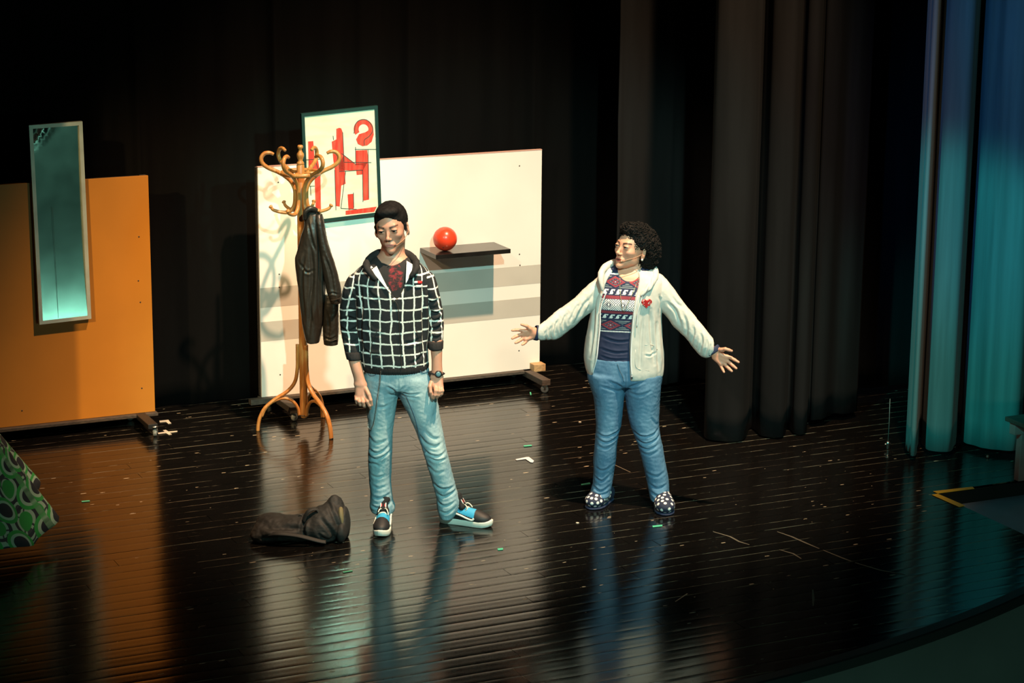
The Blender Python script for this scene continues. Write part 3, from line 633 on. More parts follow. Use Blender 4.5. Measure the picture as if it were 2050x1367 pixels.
for j in range(nH+1):
    t = j/nH
    for i in range(nA):
        q = 2*math.pi*i/nA
        if t < .35: r = Rt*(t/.35); z = Ht+.025*math.cos(t/.35*math.pi/2)
        else:
            s = (t-.35)/.65; hz = .05+.30*min(1, abs((q+.25+math.pi) % (2*math.pi)-math.pi)/1.6); z = Ht-(Ht-hz)*s; r = Rt+(Rh-Rt)*(1-.55*(hz-.05))*s**1.1; r += (.035*math.sin(9*q+1.2)+.02*math.sin(14*q))*s**1.3
        V.append(cb+np.array([math.cos(q)*r, math.sin(q)*r, z])); UVs.append((q*.5, t*1.25))
Fc = [[j*nA+i, j*nA+(i+1) % nA, (j+1)*nA+(i+1) % nA, (j+1)*nA+i][::-1] for j in range(nH) for i in range(nA)]
o = mesh('cloth', V, Fc, 'circle_cloth', seat, uvs=UVs); md = o.modifiers.new('thick', 'SOLIDIFY'); md.thickness = .004; md.offset = -1
lathe('cushion', [(.30, .04), (.40, .06), (.42, .3), (.38, .6), (.33, .69), (.2, .71)], cb, 'black_paint', seat, 32)
lathe('base', [(.34, 0), (.36, .01), (.36, .04)], cb, 'black_paint', seat, 32)
# ------------------------------------------------------------------ floor marks, bench, small stage hardware
def tape(name, px, mt, label, cat='tape', group=None, z=.0028, wiggle=True):
    P = [fl(x, y, z) for x, y in px]; c = sum(P)/len(P); n = len(P); V = P+[p-EZ*.0012 for p in P]
    ar = sum(P[i][0]*P[(i+1) % n][1]-P[(i+1) % n][0]*P[i][1] for i in range(n))
    Fc = [list(range(n)), [n+i for i in range(n)][::-1]]+[[i, n+i, n+(i+1) % n, (i+1) % n] for i in range(n)]
    if ar < 0: Fc = [f[::-1] for f in Fc]
    return tag(mesh(name, V, Fc, mt, None, False, loc=c-EZ*.0012), label, cat, group)
tape('floor_tape', [(1868, 983), (1947, 974), (1951, 978), (1878, 987.5), (1874, 986)], 'yellow_tape', 'yellow tape strip along the back edge of the sunken floor panel')
tape('floor_tape', [(1865, 990), (1877, 987.8), (1933, 1012), (1920, 1014.5)], 'yellow_tape', 'yellow tape strip along the left edge of the sunken floor panel')
tape('paper_scrap', [(1032, 919), (1054, 914.5), (1059, 914.5), (1069, 922), (1067, 925.5), (1062, 925), (1052, 918.5), (1034, 921)], 'paper', 'bent white paper scrap on the floor between the man and woman', 'paper')
for px, lb in (([(1048, 891.5), (1064, 890), (1065, 892), (1049, 893.5)], 'green tape dash behind the white paper scrap'), ([(1163, 968.5), (1181, 965.5), (1182, 968), (1164, 971)], 'green tape dash beside the left polka dot slipper'), ([(1306, 1052), (1326, 1050), (1326, 1053), (1307, 1055)], 'green tape dash in front of the right polka dot slipper'),
               ([(686, 1144), (705, 1141), (706, 1143), (688, 1146)], 'green tape dash in front of the black backpack'), ([(996, 1097.5), (1007, 1096.5), (1007, 1100), (997, 1101)], 'green tape dash on the floor in front of the sideways sneaker'), ([(163, 1002.5), (179, 1001), (180, 1003), (164, 1004.5)], 'green tape dash near the circle patterned cloth'), ([(1060.5, 785), (1063, 784.5), (1064, 790), (1061.5, 790)], 'green tape dash under the white flat caster')):
    tape('tape_dash', px, 'green_tape', lb, 'tape', 'green tape dashes')
tape('floor_tape', [(319, 842), (337, 840), (340, 844), (343, 847), (337, 848), (332, 844), (320, 845)], 'white_tape', 'white tape corner mark behind the orange flat caster')
tape('floor_tape', [(316, 866), (330, 864), (326, 861), (332, 860), (337, 863.5), (355, 862), (355, 864), (339, 866), (344, 869), (338, 870), (332, 866.5), (317, 868.5)], 'white_tape', 'white tape cross mark by the orange flat caster')
for px, lb in (((1161, 845), 'pale paint chip behind the woman'), ((1156, 1047), 'orange paint chip in front of the left polka dot slipper')):
    p = fl(*px); lathe('paint_chip', [(.006, -.001), (.010, .0015), (.006, .003)], p+EZ*.0005, 'white_tape', None, 10, loc=p); tag(bpy.context.scene.collection.objects[-1], lb, 'paint chip', 'paint chips')
for pts in ([(1556, 1064), (1585, 1074), (1612, 1086), (1640, 1098)], [(1648, 1101), (1690, 1118), (1704, 1123)], [(1712, 1126), (1762, 1141), (1812, 1150)], [(1428, 1064), (1462, 1074), (1480, 1084), (1500, 1090)], [(1627, 1180), (1628, 1196), (1628, 1213)], [(1228, 929), (1262, 945)], [(1560, 1100), (1588, 1108), (1604, 1118)], [(1352, 1204), (1376, 1188)]):
    P = [fl(x, y, .0008) for x, y in pts]; T_ = np.gradient(np.array(P), axis=0); N_ = np.c_[-T_[:, 1], T_[:, 0], 0*T_[:, 0]]; N_ /= np.linalg.norm(N_, axis=1)[:, None]; w_ = [.003]+[.006]*(len(P)-2)+[.003]; V = [p+q*w for p, q, w in zip(P, N_, w_)]+[p-q*w for p, q, w in zip(P, N_, w_)]; n = len(P)
    V = V+[p-EZ*.0006 for p in V]
    mesh('scuff_mark', V, [[i, i+1, n+i+1, n+i] for i in range(n-1)]+[[2*n+i, 3*n+i, 3*n+i+1, 2*n+i+1] for i in range(n-1)], 'scuff', floor, False)
bp_ = fl(2041, 961); bu, bv_ = uv(bp_); bv_ -= .34
bn = empty('bench', S(bu+.4, bv_, 0), 'low grey wooden bench at the right edge', 'bench')
for du, dv in ((0, 0), (.95, 0), (0, .34), (.95, .34)): box('leg', S(bu+du, bv_+dv, .165), (.05, .045, .33), 'pale_metal', bn, bev=.004)
box('apron', S(bu+.475, bv_-.0, .315), (1.10, .05, .07), 'pale_metal', bn); box('apron', S(bu+.475, bv_+.34, .315), (1.10, .05, .07), 'pale_metal', bn)
box('top', S(bu+.475, bv_+.17, .364), (1.14, .43, .026), 'dark_timber', bn)
lathe('bolt_head', [(.004, .004), (.008, .003), (.009, 0)], S(bu, bv_-.026, .30), 'steel', bn, 12, -EY)
rp = fl(1777, 898)
rd = empty('floor_socket', rp, 'small chrome socket with a thin upright wire left of the teal curtain', 'socket')
lathe('socket_body', [(.010, 0), (.012, .004), (.010, .022), (.014, .03), (.014, .038), (.008, .046)], rp, 'steel', rd, 16)
for s in (-1, 1): tube('wing', [rp+EX*s*.008+EZ*.026, rp+EX*s*.022+EZ*.03], .005, 'steel', rd, 8)
tube('wire', [rp+EZ*.045, rp+EZ*.17+EX*.002, rp+EZ*.31], .0018, 'white_cable', rd, 6)
p = fl(1977, 916); o = lathe('indicator_cap', [(.009, 0), (.010, .004), (.009, .012), (.005, .016)], p, 'red_plastic', None, 14, loc=p); tag(o, 'tiny red led cap on the floor under the teal curtain', 'cap')  # small red led, its light put into the cap colour
# ------------------------------------------------------------------ people: shared
m = Sh('skin', (.6, .36, .25), .48); at_ = m.attr('tint'); m.color(m.mix(m.noise(m.coord('Object'), 40., 3.).smooth(.3, .7)*.25, at_.outputs['Color'], m.rgb((.50, .24, .16))))
m.b.inputs['Subsurface Weight'].default_value = .12; m.b.inputs['Subsurface Radius'].default_value = (.012, .005, .003); m.b.inputs['Subsurface Scale'].default_value = .5
Sh('hair_black', (.0055, .005, .005), .75, 0, .2).vary(60., .5, (1, 1, .4)); Sh('curl_hair', (.0055, .0045, .004), .75, 0, .2)
m = Sh('eye', (.75, .72, .68), .15); at_ = m.attr('tint'); m.color(at_.outputs['Color'])
Sh('lash', (.012, .010, .010), .6); Sh('brow_hair', (.02, .014, .012), .7)
def denim(name, lo, hi, seam):
    m = Sh(name, lo, .92, 0, .08); at_ = m.attr('tint'); f = m.sep(at_.outputs['Vector'])[0]
    n = m.noise(m.coord('Object', (1, 1, .35)), 26., 4.); w = m.noise(m.coord('Object', (1, 1, .12)), 420., 1.)
    m.color(m.mix((f+(n-.5)*.7+(w-.5)*.5), lo, hi)); m.bump(w+n*.5, .25, .0015)
denim('denim_light', (.09, .235, .33), (.50, .64, .64), 0); denim('denim_blue', (.035, .105, .21), (.15, .30, .44), 0)
Sh('denim_seam', (.06, .13, .2), .8)
m = Sh('check_fleece', (.02, .022, .024), .9, 0, .2); cl = m.sep(m.attr('cloth').outputs['Vector'])
wob = (m.noise(m.coord('Object'), 9., 2.)-.5)*.030; a = ((cl[0]+wob)/.060).fract(); b = ((cl[1]+wob)/.060).fract()
fz = (m.noise(m.coord('Object', (1, 1, 4)), 160., 2.)-.5)*.10
ln = ((a-.5).abs()+fz).smooth(.418, .442).max(((b-.5).abs()+fz).smooth(.418, .442))
m.color(m.mix(ln, m.mix(m.noise(m.coord('Object'), 200., 2.), (.012, .014, .016), (.035, .037, .04)), (.80, .82, .76))); m.bump(m.noise(m.coord('Object'), 500., 2.), .3, .002)
Sh('black_rib', (.010, .010, .011), .85).vary(80., .3, (1, 1, .1)); Sh('white_lining', (.80, .82, .82), .85).vary(40., .04)
m = Sh('tee_print', (.012, .012, .013), .85); pp = m.sep(m.attr('cloth').outputs['Vector'])
blot = (m.noise(m.coord('Object', (1, 1, 1)), 45., 4., .7)-.18)*(((pp[0]-.012).abs()/.050).pw(2.)+((pp[1]+.075).abs()/.085).pw(2.)).smooth(1.15, .45)
m.color(m.mix(blot.smooth(.24, .48), (.012, .012, .013), (.26, .02, .028)))
Sh('navy_knit', (.012, .022, .062), .8).vary(60., .2); Sh('teal_trim', (.03, .12, .14), .8)
m = Sh('grey_fleece', (.56, .565, .52), .9, 0, .2); m.vary(30., .05); m.bump(m.noise(m.coord('Object'), 260., 3.), .2, .002)
m.b.inputs['Sheen Weight'].default_value = .1
# knitted top: coloured bands with diamonds and key motifs
m = Sh('patterned_knit', (.012, .022, .062), .8); pp = m.sep(m.attr('cloth').outputs['Vector']); u, v = pp[0], pp[1]      # metres from the neckline centre, v down
NAV = (.012, .022, .065); WHT = (.80, .82, .82); MAR = (.26, .035, .055); GRY = (.22, .27, .28)
def band(v0, v1): return (v > v0)*(v < v1)
def row(c, v0, v1, col): return m.mix(band(v0, v1), c, col)
c = m.rgb(NAV)
def diamond(c, v0, v1, w, ph):
    mid = (v0+v1)/2; h = (v1-v0)/2; q = ((u/w+ph).fract()-.5).abs()*2; dd = q+((v-mid).abs()/h)*.9
    st = ((u/.006).floor()+(v/.0045).floor()*.5)
    bz = band(v0, v1)
    c = m.mix(bz*(dd > .55)*(dd < .85), c, MAR); c = m.mix(bz*(dd > .16)*(dd < .33), c, MAR); c = m.mix(bz*(dd < .08), c, WHT)
    c = m.mix(bz*(dd > 1.12)*((v/.009).fract() < .5), c, GRY); c = m.mix(bz*(dd > .38)*(dd < .5)*((v/.007).fract() < .4), c, GRY); return c
def keys(c, v0, v1, w):
    h = v1-v0; a = (u/w).fract(); b = (v-v0)/h; bz = band(v0, v1)
    k = ((a+b*.6).fract()-.5).abs(); k2 = ((a*2.).fract()-.5).abs(); on = (k < .30)*((b-.5).abs() < .40)
    hole = (((a-.42).abs() < .10)*((b-.45).abs() < .16)).max(((a-.8).abs() < .07)*((b-.7).abs() < .12))
    c = m.mix(bz*on, c, WHT); c = m.mix(bz*hole, c, NAV); return c
def geo(c, v0, v1, w):
    h = v1-v0; a = ((u/w).fract()-.5).abs()*2; b = ((v-(v0+v1)/2)/h).abs()*2; bz = band(v0, v1); d = a+b*.8
    on = ((d*3.2).fract() < .62).max(a < .06); c = m.mix(bz*on, c, WHT); return m.mix(bz*(d > .28)*(d < .40), c, NAV)
c = row(c, -.004, .003, WHT); c = diamond(c, .008, .068, .125, .12)
c = keys(c, .072, .104, .034); c = row(c, .107, .124, MAR); c = geo(c, .126, .185, .075); c = row(c, .189, .203, MAR); c = keys(c, .206, .234, .034); c = diamond(c, .240, .297, .125, .30)
c = m.mix(band(.300, .307)*((u/.008).fract() < .75), c, WHT)
m.color(c); m.bump(m.noise(m.coord('Object'), 300., 2.), .3, .002)
Sh('red_felt', (.60, .02, .02), .6); m = Sh('dot_felt', (.62, .02, .02), .6); m.color(m.mix(m.voro(m.coord('Object'), 95., .6) < .28, (.62, .02, .02), (.85, .8, .75)))
m = Sh('dot_slipper', (.012, .02, .05), .8); m.color(m.attr('tint').outputs['Color'])
Sh('sneaker_sole', (.72, .70, .62), .5); Sh('lace', (.82, .74, .62), .7); Sh('sneaker_stripe', (.75, .74, .66), .5); m = Sh('sneaker_upper', (.015, .015, .017), .6); m.color(m.attr('tint').outputs['Color'])
Sh('chrome', (.7, .7, .68), .2, 1.); Sh('gold', (.7, .5, .25), .3, 1.); Sh('rubber', (.012, .012, .014), .4); Sh('dial', (.10, .22, .26), .15); Sh('pearl', (.85, .82, .76), .25); Sh('mic_skin', (.42, .22, .12), .5); Sh('label_white', (.7, .7, .68), .6)
SKIN = np.array((.60, .36, .255)); LIP = np.array((.50, .17, .15)); 
def head_prims(C, R, s, fem=False):
    p = lambda q: np.asarray(C)+R@(np.asarray(q, float)*s)
    E = lambda c, r, k=.012, sub=False, RR=None: Ell(p(c), np.asarray(r)*s, R if RR is None else R@RR, k*s, sub)
    K = lambda a, b, ra, rb, k=.01, sub=False: Cone(p(a), p(b), ra*s, rb*s, k*s, sub)
    w = .95 if fem else .97
    mo = .0046 if fem else .0020
    P = [E((0, .018, .044), (.075, .094, .082), .01), E((0, -.020, -.006), (.064*w, .066, .086), .03), E((0, -.041, -.068), (.038*w, .040, .036), .03),
         E((0, -.0735, -.0945), (.018, .017, .015), .022), K((-.034, -.0745, .027), (.034, -.0745, .027), .0095, .0095, .018),
         E((-.043*w, -.054, -.016), (.019, .024, .018), .02), E((.043*w, -.054, -.016), (.019, .024, .018), .02),
         E((-.042, -.012, -.052), (.014, .030, .024), .02), E((.042, -.012, -.052), (.014, .030, .024), .02),
         E((-.032, -.098, .008), (.0165, .020, .0100), .012, True), E((.032, -.098, .008), (.0165, .020, .0100), .012, True),
         K((0, -.081, .020), (0, -.0995, -.024), .0058, .0080, .009), E((0, -.1020, -.0265), (.0098, .0100, .0085), .007), E((-.0115, -.093, -.031), (.0072, .009, .0064), .006), E((.0115, -.093, -.031), (.0072, .009, .0064), .006),
         E((0, -.0800, -.060), (.025, .0110, .0125), .012), E((0, -.0845, -.0580), (.0195, .0078, .0040), .004), E((0, -.0840, -.0660), (.0170, .0078, .0045), .004), K((-.018, -.0915, -.0620), (.018, -.0915, -.0620), mo, mo, .003, True)]
    for sg in (-1, 1):
        P += [E((sg*.0785, .016, -.004), (.0075, .020, .032), .006, False, rotm(sg*24, -10, 0)), E((sg*.078, .010, -.028), (.007, .011, .013), .008), E((sg*.0865, .008, .0), (.005, .009, .015), .004, True)]
        P += [E((sg*.032, -.0750, .009), (.0155, .0125, .0120), .004), E((sg*.032, -.0768, .0145), (.0168, .0140, .0078), .004), E((sg*.032, -.0760, .0015), (.0150, .0115, .0045), .005)]
    return P, p
def face_color(V, p, R, s, C, base, lip=LIP, fem=False):
    q = ((V-C)@R)/s; col = np.repeat(base[None], len(V), 0)
    def blend(f, c): return col*(1-f[:, None])+np.asarray(c)*f[:, None]
    front = q[:, 1] < -.06
    lf = np.clip(1.25-np.sqrt((q[:, 0]/.0205)**2+((q[:, 2]+.0620)/(.0088 if fem else .0068))**2), 0, .25)*4*front; col = blend(np.clip(lf, 0, 1), lip)
    for sg in (-1, 1):
        ck = np.exp(-(((q[:, 0]-sg*.042)/.022)**2+((q[:, 2]+.03)/.02)**2))*front; col = blend(.28*ck, (.62, .22, .18))
        xx = (q[:, 0]*sg-.012)/.045; bz = .0250+.0075*np.sin(np.clip(xx, 0, 1)*2.3); bt = .0058*(1-.4*np.clip(xx, 0, 1))
        bf = np.clip(1.5-np.abs(q[:, 2]-bz)/bt, 0, 1)*((xx > 0) & (xx < 1))*front; col = blend(bf, (.012, .008, .007))
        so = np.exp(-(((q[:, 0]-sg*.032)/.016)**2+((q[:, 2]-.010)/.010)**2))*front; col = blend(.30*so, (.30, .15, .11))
    if fem:
        mf = (np.abs(q[:, 0]) < .017) & (np.abs(q[:, 2]+.062) < .0042*(1-(q[:, 0]/.02)**2)) & front; col[mf] = (.05, .015, .015)
    if not fem:
        st = np.clip(-(q[:, 2]+.045)/.03, 0, 1)*np.clip((-q[:, 1]-.0)/.06, 0, 1)*.16; col = blend(st, (.28, .17, .13))
    return col
def eyes(parent, p, R, s, gaze=(0, 0)):
    for sg in (-1, 1):
        c = p((sg*.032, -.0755, .0085)); n = 24; V = []; r = .0138*s; ax = R@np.array([gaze[0], -1, gaze[1]]); ax /= np.linalg.norm(ax); t1 = np.cross(ax, R[:, 2]); t1 /= np.linalg.norm(t1); t2 = np.cross(t1, ax); tint = []; Fc = []
        rings = np.radians([0, 12, 14, 29, 31, 34, 48, 62, 75])
        for a in rings:
            for k in range(n): b = 2*math.pi*k/n; V.append(c+r*(math.cos(a)*ax+math.sin(a)*(math.cos(b)*t1+math.sin(b)*t2*.80))); tint.append((.01, .01, .01) if a < .22 else (.035, .018, .012) if a < .55 else (.62, .58, .54))
        for j in range(len(rings)-1):
            for k in range(n): Fc.append([j*n+k, j*n+(k+1) % n, (j+1)*n+(k+1) % n, (j+1)*n+k])
        e = mesh('eye', V, Fc, 'eye', parent, vcol=np.array(tint))
        # upper lid with lashes
        P = [p((sg*(.032+dx), -.0755-.0142*math.sqrt(max(0, 1-(dx/.0165)**2)), .0095+.0030*(1-(dx/.0165)**2))) for dx in np.linspace(-.0145, .0145, 9)]
        tube('eyelid', P, [.0010*s]+[.0027*s]*7+[.0010*s], 'lash', e, 6)
def cones(pts, radii, k=.006): return [Cone(pts[i], pts[i+1], radii[i], radii[i+1], k if i else k*1.5) for i in range(len(pts)-1)]
def front_y(loft, P):
    c1, c2, r1, r2 = loft.tab(np.array([P[2]])); a = min(.97, abs(P[0]-c1[0])/r1[0]); return c2[0]-r2[0]*(1-a**loft.n)**(1/loft.n)
def onfront(loft, x, y, Y, off=0.):
    for _ in range(4): P = at(x, y, Y); Y = front_y(loft, P)-off
    return at(x, y, Y)
def patch(name, loft, quad, off, mt, parent, Y, n=8, th=.003, vec=None):
    """cloth patch lying on the front of a lofted body, quad TL TR BR BL in photo pixels"""
    V = []; q = np.array(quad, float); nu, nv = (n, n) if not isinstance(n, tuple) else n; UVv = []
    for j in range(nv+1):
        for i in range(nu+1):
            a, b = i/nu, j/nv; P = (q[0]*(1-a)+q[1]*a)*(1-b)+(q[3]*(1-a)+q[2]*a)*b; V.append(onfront(loft, P[0], P[1], Y, off)); UVv.append((a, b, 0))
    o = mesh(name, V, [[j*(nu+1)+i, j*(nu+1)+i+1, (j+1)*(nu+1)+i+1, (j+1)*(nu+1)+i][::-1] for j in range(nv) for i in range(nu)], mt, parent, vec=UVv)
    md = o.modifiers.new('thick', 'SOLIDIFY'); md.thickness = th; md.offset = 0; return o
def px_rowsx(rows, Y, ry):
    out = []
    for q in rows:
        x, t, b = q[:3]; dy = q[3] if len(q) > 3 else 0.; r2 = q[4] if len(q) > 4 else ry; A = at(x, t, Y+dy); B = at(x, b, Y+dy); out.append(((A[0]+B[0])/2, Y+dy, (A[2]+B[2])/2, r2, abs(A[2]-B[2])/2))
    return out
def loft_uv(loft, V, sgn=1.):
    h = V[:, loft.ax]; c1, c2, r1, r2 = loft.tab(h); a = (V[:, loft.o[0]]-c1)/r1; b = (V[:, loft.o[1]]-c2)/r2
    th = np.arctan2(a, -b) if loft.ax == 2 else np.arctan2(b, -a); return np.c_[th*(r1 if loft.ax == 2 else r2), h*sgn, 0*h]
# ------------------------------------------------------------------ the man
MY = 11.42
foot0 = fl(763, 1052); man = empty('person', (foot0+fl(905, 1045))/2*np.array([1, 1, 0]), 'man in black and white checked hoodie and light jeans standing with arms down', 'person')
T = lambda x, y, d=0.: at(x, y, MY+d)
HR = rotm(-9, 4, -7); HS = 1.04
HC = T(775.5, 463.3, -.085)-HR@(np.array((0, -.088, .010))*HS)
hp, hpf = head_prims(HC, HR, HS)
tors = px_rows([(512, 752, 822, .01, .05), (520, 742, 833, .0, .065), (530, 727, 846, 0, .085), (545, 710, 860, 0, .105), (560, 702, 865, 0, .118), (580, 705, 864, 0, .125), (610, 711, 862, 0, .128), (650, 715, 859, 0, .125), (690, 719, 857, 0, .125), (715, 721, 858, 0, .125), (733, 724, 858, 0, .122)], MY, .125)
inner = [(h, a, b, c*.88, d*.82) for h, a, b, c, d in tors]
neckb = hpf((0, .025, -.06)); 
body = hp+[Cone(neckb, T(783, 528, .02), .058, .066, .02), Loft(inner, k=.03)]
legR = px_rows([(752, 731, 799, 0, .105), (775, 730, 799, 0, .105), (794, 731, 796, 0, .10), (830, 735, 791, 0, .088), (859, 738, 787, 0, .080), (900, 738, 785, .0, .074), (928, 737, 784, .01, .072), (960, 739, 783, .02, .070), (980, 741, 784, .02, .070), (1000, 741, 787, .02, .072), (1012, 740, 791, .02, .074), (1024, 744, 789, .02, .07)], MY, .08)
legL = px_rows([(752, 790, 860, 0, .105), (775, 796, 868, 0, .105), (794, 801, 874, 0, .10), (830, 818, 880, 0, .09), (859, 831, 886, 0, .082), (900, 846, 894, .0, .076), (928, 854, 901, .01, .073), (960, 864, 909, .02, .072), (980, 870, 914, .03, .072), (1000, 874, 920, .03, .074), (1016, 875, 918, .03, .074), (1036, 881, 908, .03, .066)], MY, .08)
body += [Loft([(h, a, b, c*.8, d*.8) for h, a, b, c, d in legR], k=.02), Loft([(h, a, b, c*.8, d*.8) for h, a, b, c, d in legL], k=.02), Loft(px_rows([(700, 735, 850, 0, .1), (770, 738, 858, 0, .09)], MY, .09), k=.03)]
# arms and hands
armR = px_rows([(548, 703, 730, .0, .05), (560, 694, 733, 0, .06), (580, 686, 731, 0, .064), (600, 682, 727, .01, .062), (630, 680, 722, .02, .058), (650, 681, 721, .02, .056), (672, 684, 722, .0, .056), (692, 688, 723, -.02, .054), (706, 691, 723, -.03, .048)], MY, .06)
armL = px_rows([(545, 840, 863, .0, .05), (558, 838, 872, 0, .06), (580, 843, 878, 0, .064), (600, 848, 882, .01, .062), (625, 852, 887, .02, .058), (645, 855, 888, .02, .056), (665, 857, 888, .01, .056), (684, 857, 887, -.0, .05)], MY, .06)
body += [Loft([(h, a, b, c*.75, d*.75) for h, a, b, c, d in armR], k=.02), Loft([(h, a, b, c*.75, d*.75) for h, a, b, c, d in armL], k=.02)]
body += [Loft(px_rows([(695, 694, 721, -.03, .038), (718, 697, 722, -.05, .036), (740, 703, 727, -.065, .033), (757, 708, 731, -.075, .028), (772, 709, 735, -.085, .024)], MY, .03), k=.012, cap=.008),
         Loft(px_rows([(675, 859, 886, -.01, .036), (700, 862, 885.5, -.03, .034), (725, 864, 885, -.04, .031), (745, 863.5, 886, -.05, .026), (757, 861, 888, -.055, .023)], MY, .03), k=.012, cap=.008)]
def hand(pts_palm, fingers, Yb, rp=.02):
    """palm as tapered capsules, fingers as jointed chains; points are photo pixels plus depth"""
    P = []
    for a, b, ra, rb in pts_palm: P.append(Cone(at(a[0], a[1], Yb+a[2]), at(b[0], b[1], Yb+b[2]), ra, rb, .010))
    for pts, rad in fingers: P += cones([at(x, y, Yb+d) for x, y, d in pts], rad, .0035)
    return P
body += hand([((717, 770, -.085), (717.5, 795, -.10), .019, .018), ((727, 770, -.085), (728, 796, -.105), .019, .017), ((722, 766, -.082), (722, 790, -.095), .020, .019)],
             [([(732, 778, -.10), (738.5, 790, -.125), (742, 801, -.135), (744, 811, -.13)], (.0125, .0105, .0095, .0075)),
              ([(731, 795, -.11), (735.5, 804, -.135), (739.5, 812, -.135), (741.5, 818, -.12)], (.0105, .0095, .0085, .0072)),
              ([(724.5, 796, -.11), (726.5, 805, -.135), (728.5, 812, -.13), (730, 814, -.11)], (.0105, .0095, .0088, .0075)),
              ([(718, 796, -.105), (719, 804, -.13), (721, 810, -.125), (723, 811, -.105)], (.0102, .0093, .0086, .0075)),
              ([(712.5, 793, -.10), (713, 800, -.12), (714.5, 806, -.115), (717, 807, -.10)], (.0092, .0083, .0078, .007))], MY)
body += hand([((869, 757, -.058), (869, 773, -.07), .018, .017), ((880, 757, -.058), (881.5, 774, -.075), .018, .0165), ((874, 754, -.055), (875, 770, -.068), .019, .018)],
             [([(863.5, 765, -.075), (860.8, 774, -.095), (862.5, 785, -.105), (866, 796, -.10)], (.0115, .0098, .009, .0075)),
              ([(871, 773, -.08), (872, 782, -.105), (870.5, 791, -.108), (868, 797.5, -.10)], (.0105, .0095, .0088, .0075)),
              ([(878, 774, -.08), (879.5, 783, -.105), (878, 791, -.105), (875, 796, -.095)], (.0103, .0095, .0088, .0075)),
              ([(884, 774, -.075), (885.8, 782, -.098), (884, 788.5, -.098), (881, 792.5, -.085)], (.0096, .0088, .0082, .007))], MY)
def mancol(V, N):
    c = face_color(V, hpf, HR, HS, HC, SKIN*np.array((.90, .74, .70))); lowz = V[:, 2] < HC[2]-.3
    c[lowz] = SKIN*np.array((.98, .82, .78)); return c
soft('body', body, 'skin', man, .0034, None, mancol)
eyes(man, hpf, HR, HS, (-.05, -.10))
hh = [Ell(hpf((0, .022, .047)), np.array((.083, .098, .091))*HS, HR, .01), Ell(hpf((0, -.045, .098)), np.array((.058, .045, .030))*HS, HR, .02), Ell(hpf((0, -.100, .004)), np.array((.061, .066, .079))*HS, HR, .006, True), Ell(hpf((0, -.02, -.09)), np.array((.12, .11, .090))*HS, HR, .012, True)]
hh += [Cone(hpf((sg*.0755, -.012, .02)), hpf((sg*.0745, -.014, -.012)), .008*HS, .004*HS, .008) for sg in (-1, 1)]
soft('hair', hh, 'hair_black', man, .0034, lambda V, N: .0022*snoise(V, .03, 4)+.0012*snoise(V*[1, 1, .4], .008, 5))
mic = tube('headset_microphone', [hpf(q) for q in ((.084, -.005, -.02), (.072, -.045, -.042), (.052, -.075, -.055), (.036, -.092, -.062))], .0016, 'mic_skin', man, 6, sm=6)
lathe('microphone_tip', [(.0015, 0), (.0032, .002), (.0032, .008), (.0015, .010)], hpf((.036, -.092, -.062)), 'rubber', mic, 8, HR@np.array((-1, -.6, -.2)))
# t-shirt, hoodie
TL = Loft(tors, k=.02); vneck = Loft(px_rows([(495, 730, 842, -.08, .22), (515, 733, 836, -.08, .19), (535, 742, 825, -.10, .15), (560, 766, 812, -.13), (580, 778, 807, -.13), (600, 791, 797, -.13)], MY, .115), n=5, k=.006, sub=True)
tee = Loft([(h, a, b, c*.95, d-.012) for h, a, b, c, d in tors], k=.02)
neck_cut = Ell(T(784, 503, -.045), (.064, .10, .058), rotm(0, 30, 0), .006, True)
tp = T(787, 527, -.1)
soft('t_shirt', [tee, neck_cut], 'tee_print', man, .005, lambda V, N: .0015*snoise(V, .05, 2), None, lambda V, N: np.c_[V[:, 0]-tp[0], V[:, 2]-tp[2], 0*V[:, 0]])
ml = [([(722, 560), (727, 600), (724, 650), (727, 700)], .012, .010), ([(848, 560), (848, 600), (850, 650), (849, 690)], .012, .010), ([(735, 640), (745, 655), (770, 660)], .006, .010), ([(726, 690), (745, 700), (765, 700)], .006, .009), ([(845, 668), (830, 676), (812, 676)], .006, .010), ([(800, 610), (803, 660), (806, 735)], .006, .005), ([(735, 560), (745, 580), (765, 592)], .005, .010), ([(850, 700), (838, 712), (820, 718)], .006, .009)]
hd = soft('hoodie', [TL, vneck], 'check_fleece', man, .0045, lambda V, N: creases(V, N, ml, MY)+.004*snoise(V*[1, 1, .6], .10, 6), None, lambda V, N: loft_uv(TL, V))
for nm, rows, seed, cr in (('sleeve', armR, 11, [([(684, 640), (698, 632), (716, 640)], .012, .009), ([(682, 655), (700, 660), (718, 652)], .012, .009), ([(686, 622), (702, 616), (718, 622)], .009, .009), ([(690, 675), (705, 680), (720, 674)], .008, .008), ([(700, 575), (712, 600), (716, 625)], .006, .010)]),
                            ('sleeve', armL, 12, [([(858, 616), (872, 624), (886, 620)], .012, .009), ([(856, 632), (870, 640), (886, 634)], .013, .009), ([(858, 652), (872, 655), (886, 648)], .010, .008), ([(852, 596), (866, 602), (880, 596)], .008, .009), ([(860, 668), (874, 672), (886, 668)], .006, .008)])):
    L = Loft(rows, k=.02); soft(nm, [L], 'check_fleece', hd, .0045, lambda V, N: creases(V, N, cr, MY)+.0045*snoise(V, .06, seed), None, lambda V, N: loft_uv(L, V)+np.array((.012*seed, .02, 0)))
for rows in ([(702, 690, 724, -.038, .047), (710, 692, 725, -.045, .047), (719, 694, 724.5, -.052, .044)], [(681, 856, 888, -.014, .050), (690, 856.5, 887.5, -.024, .048), (699, 857.5, 887, -.031, .045)]):
    soft('cuff', [Loft(px_rows(rows, MY, .04), k=.01, cap=.006)], 'black_rib', hd, .004, lambda V, N: .001*np.sin(np.arctan2(V[:, 0]-V[:, 0].mean(), V[:, 1]-V[:, 1].mean())*36))
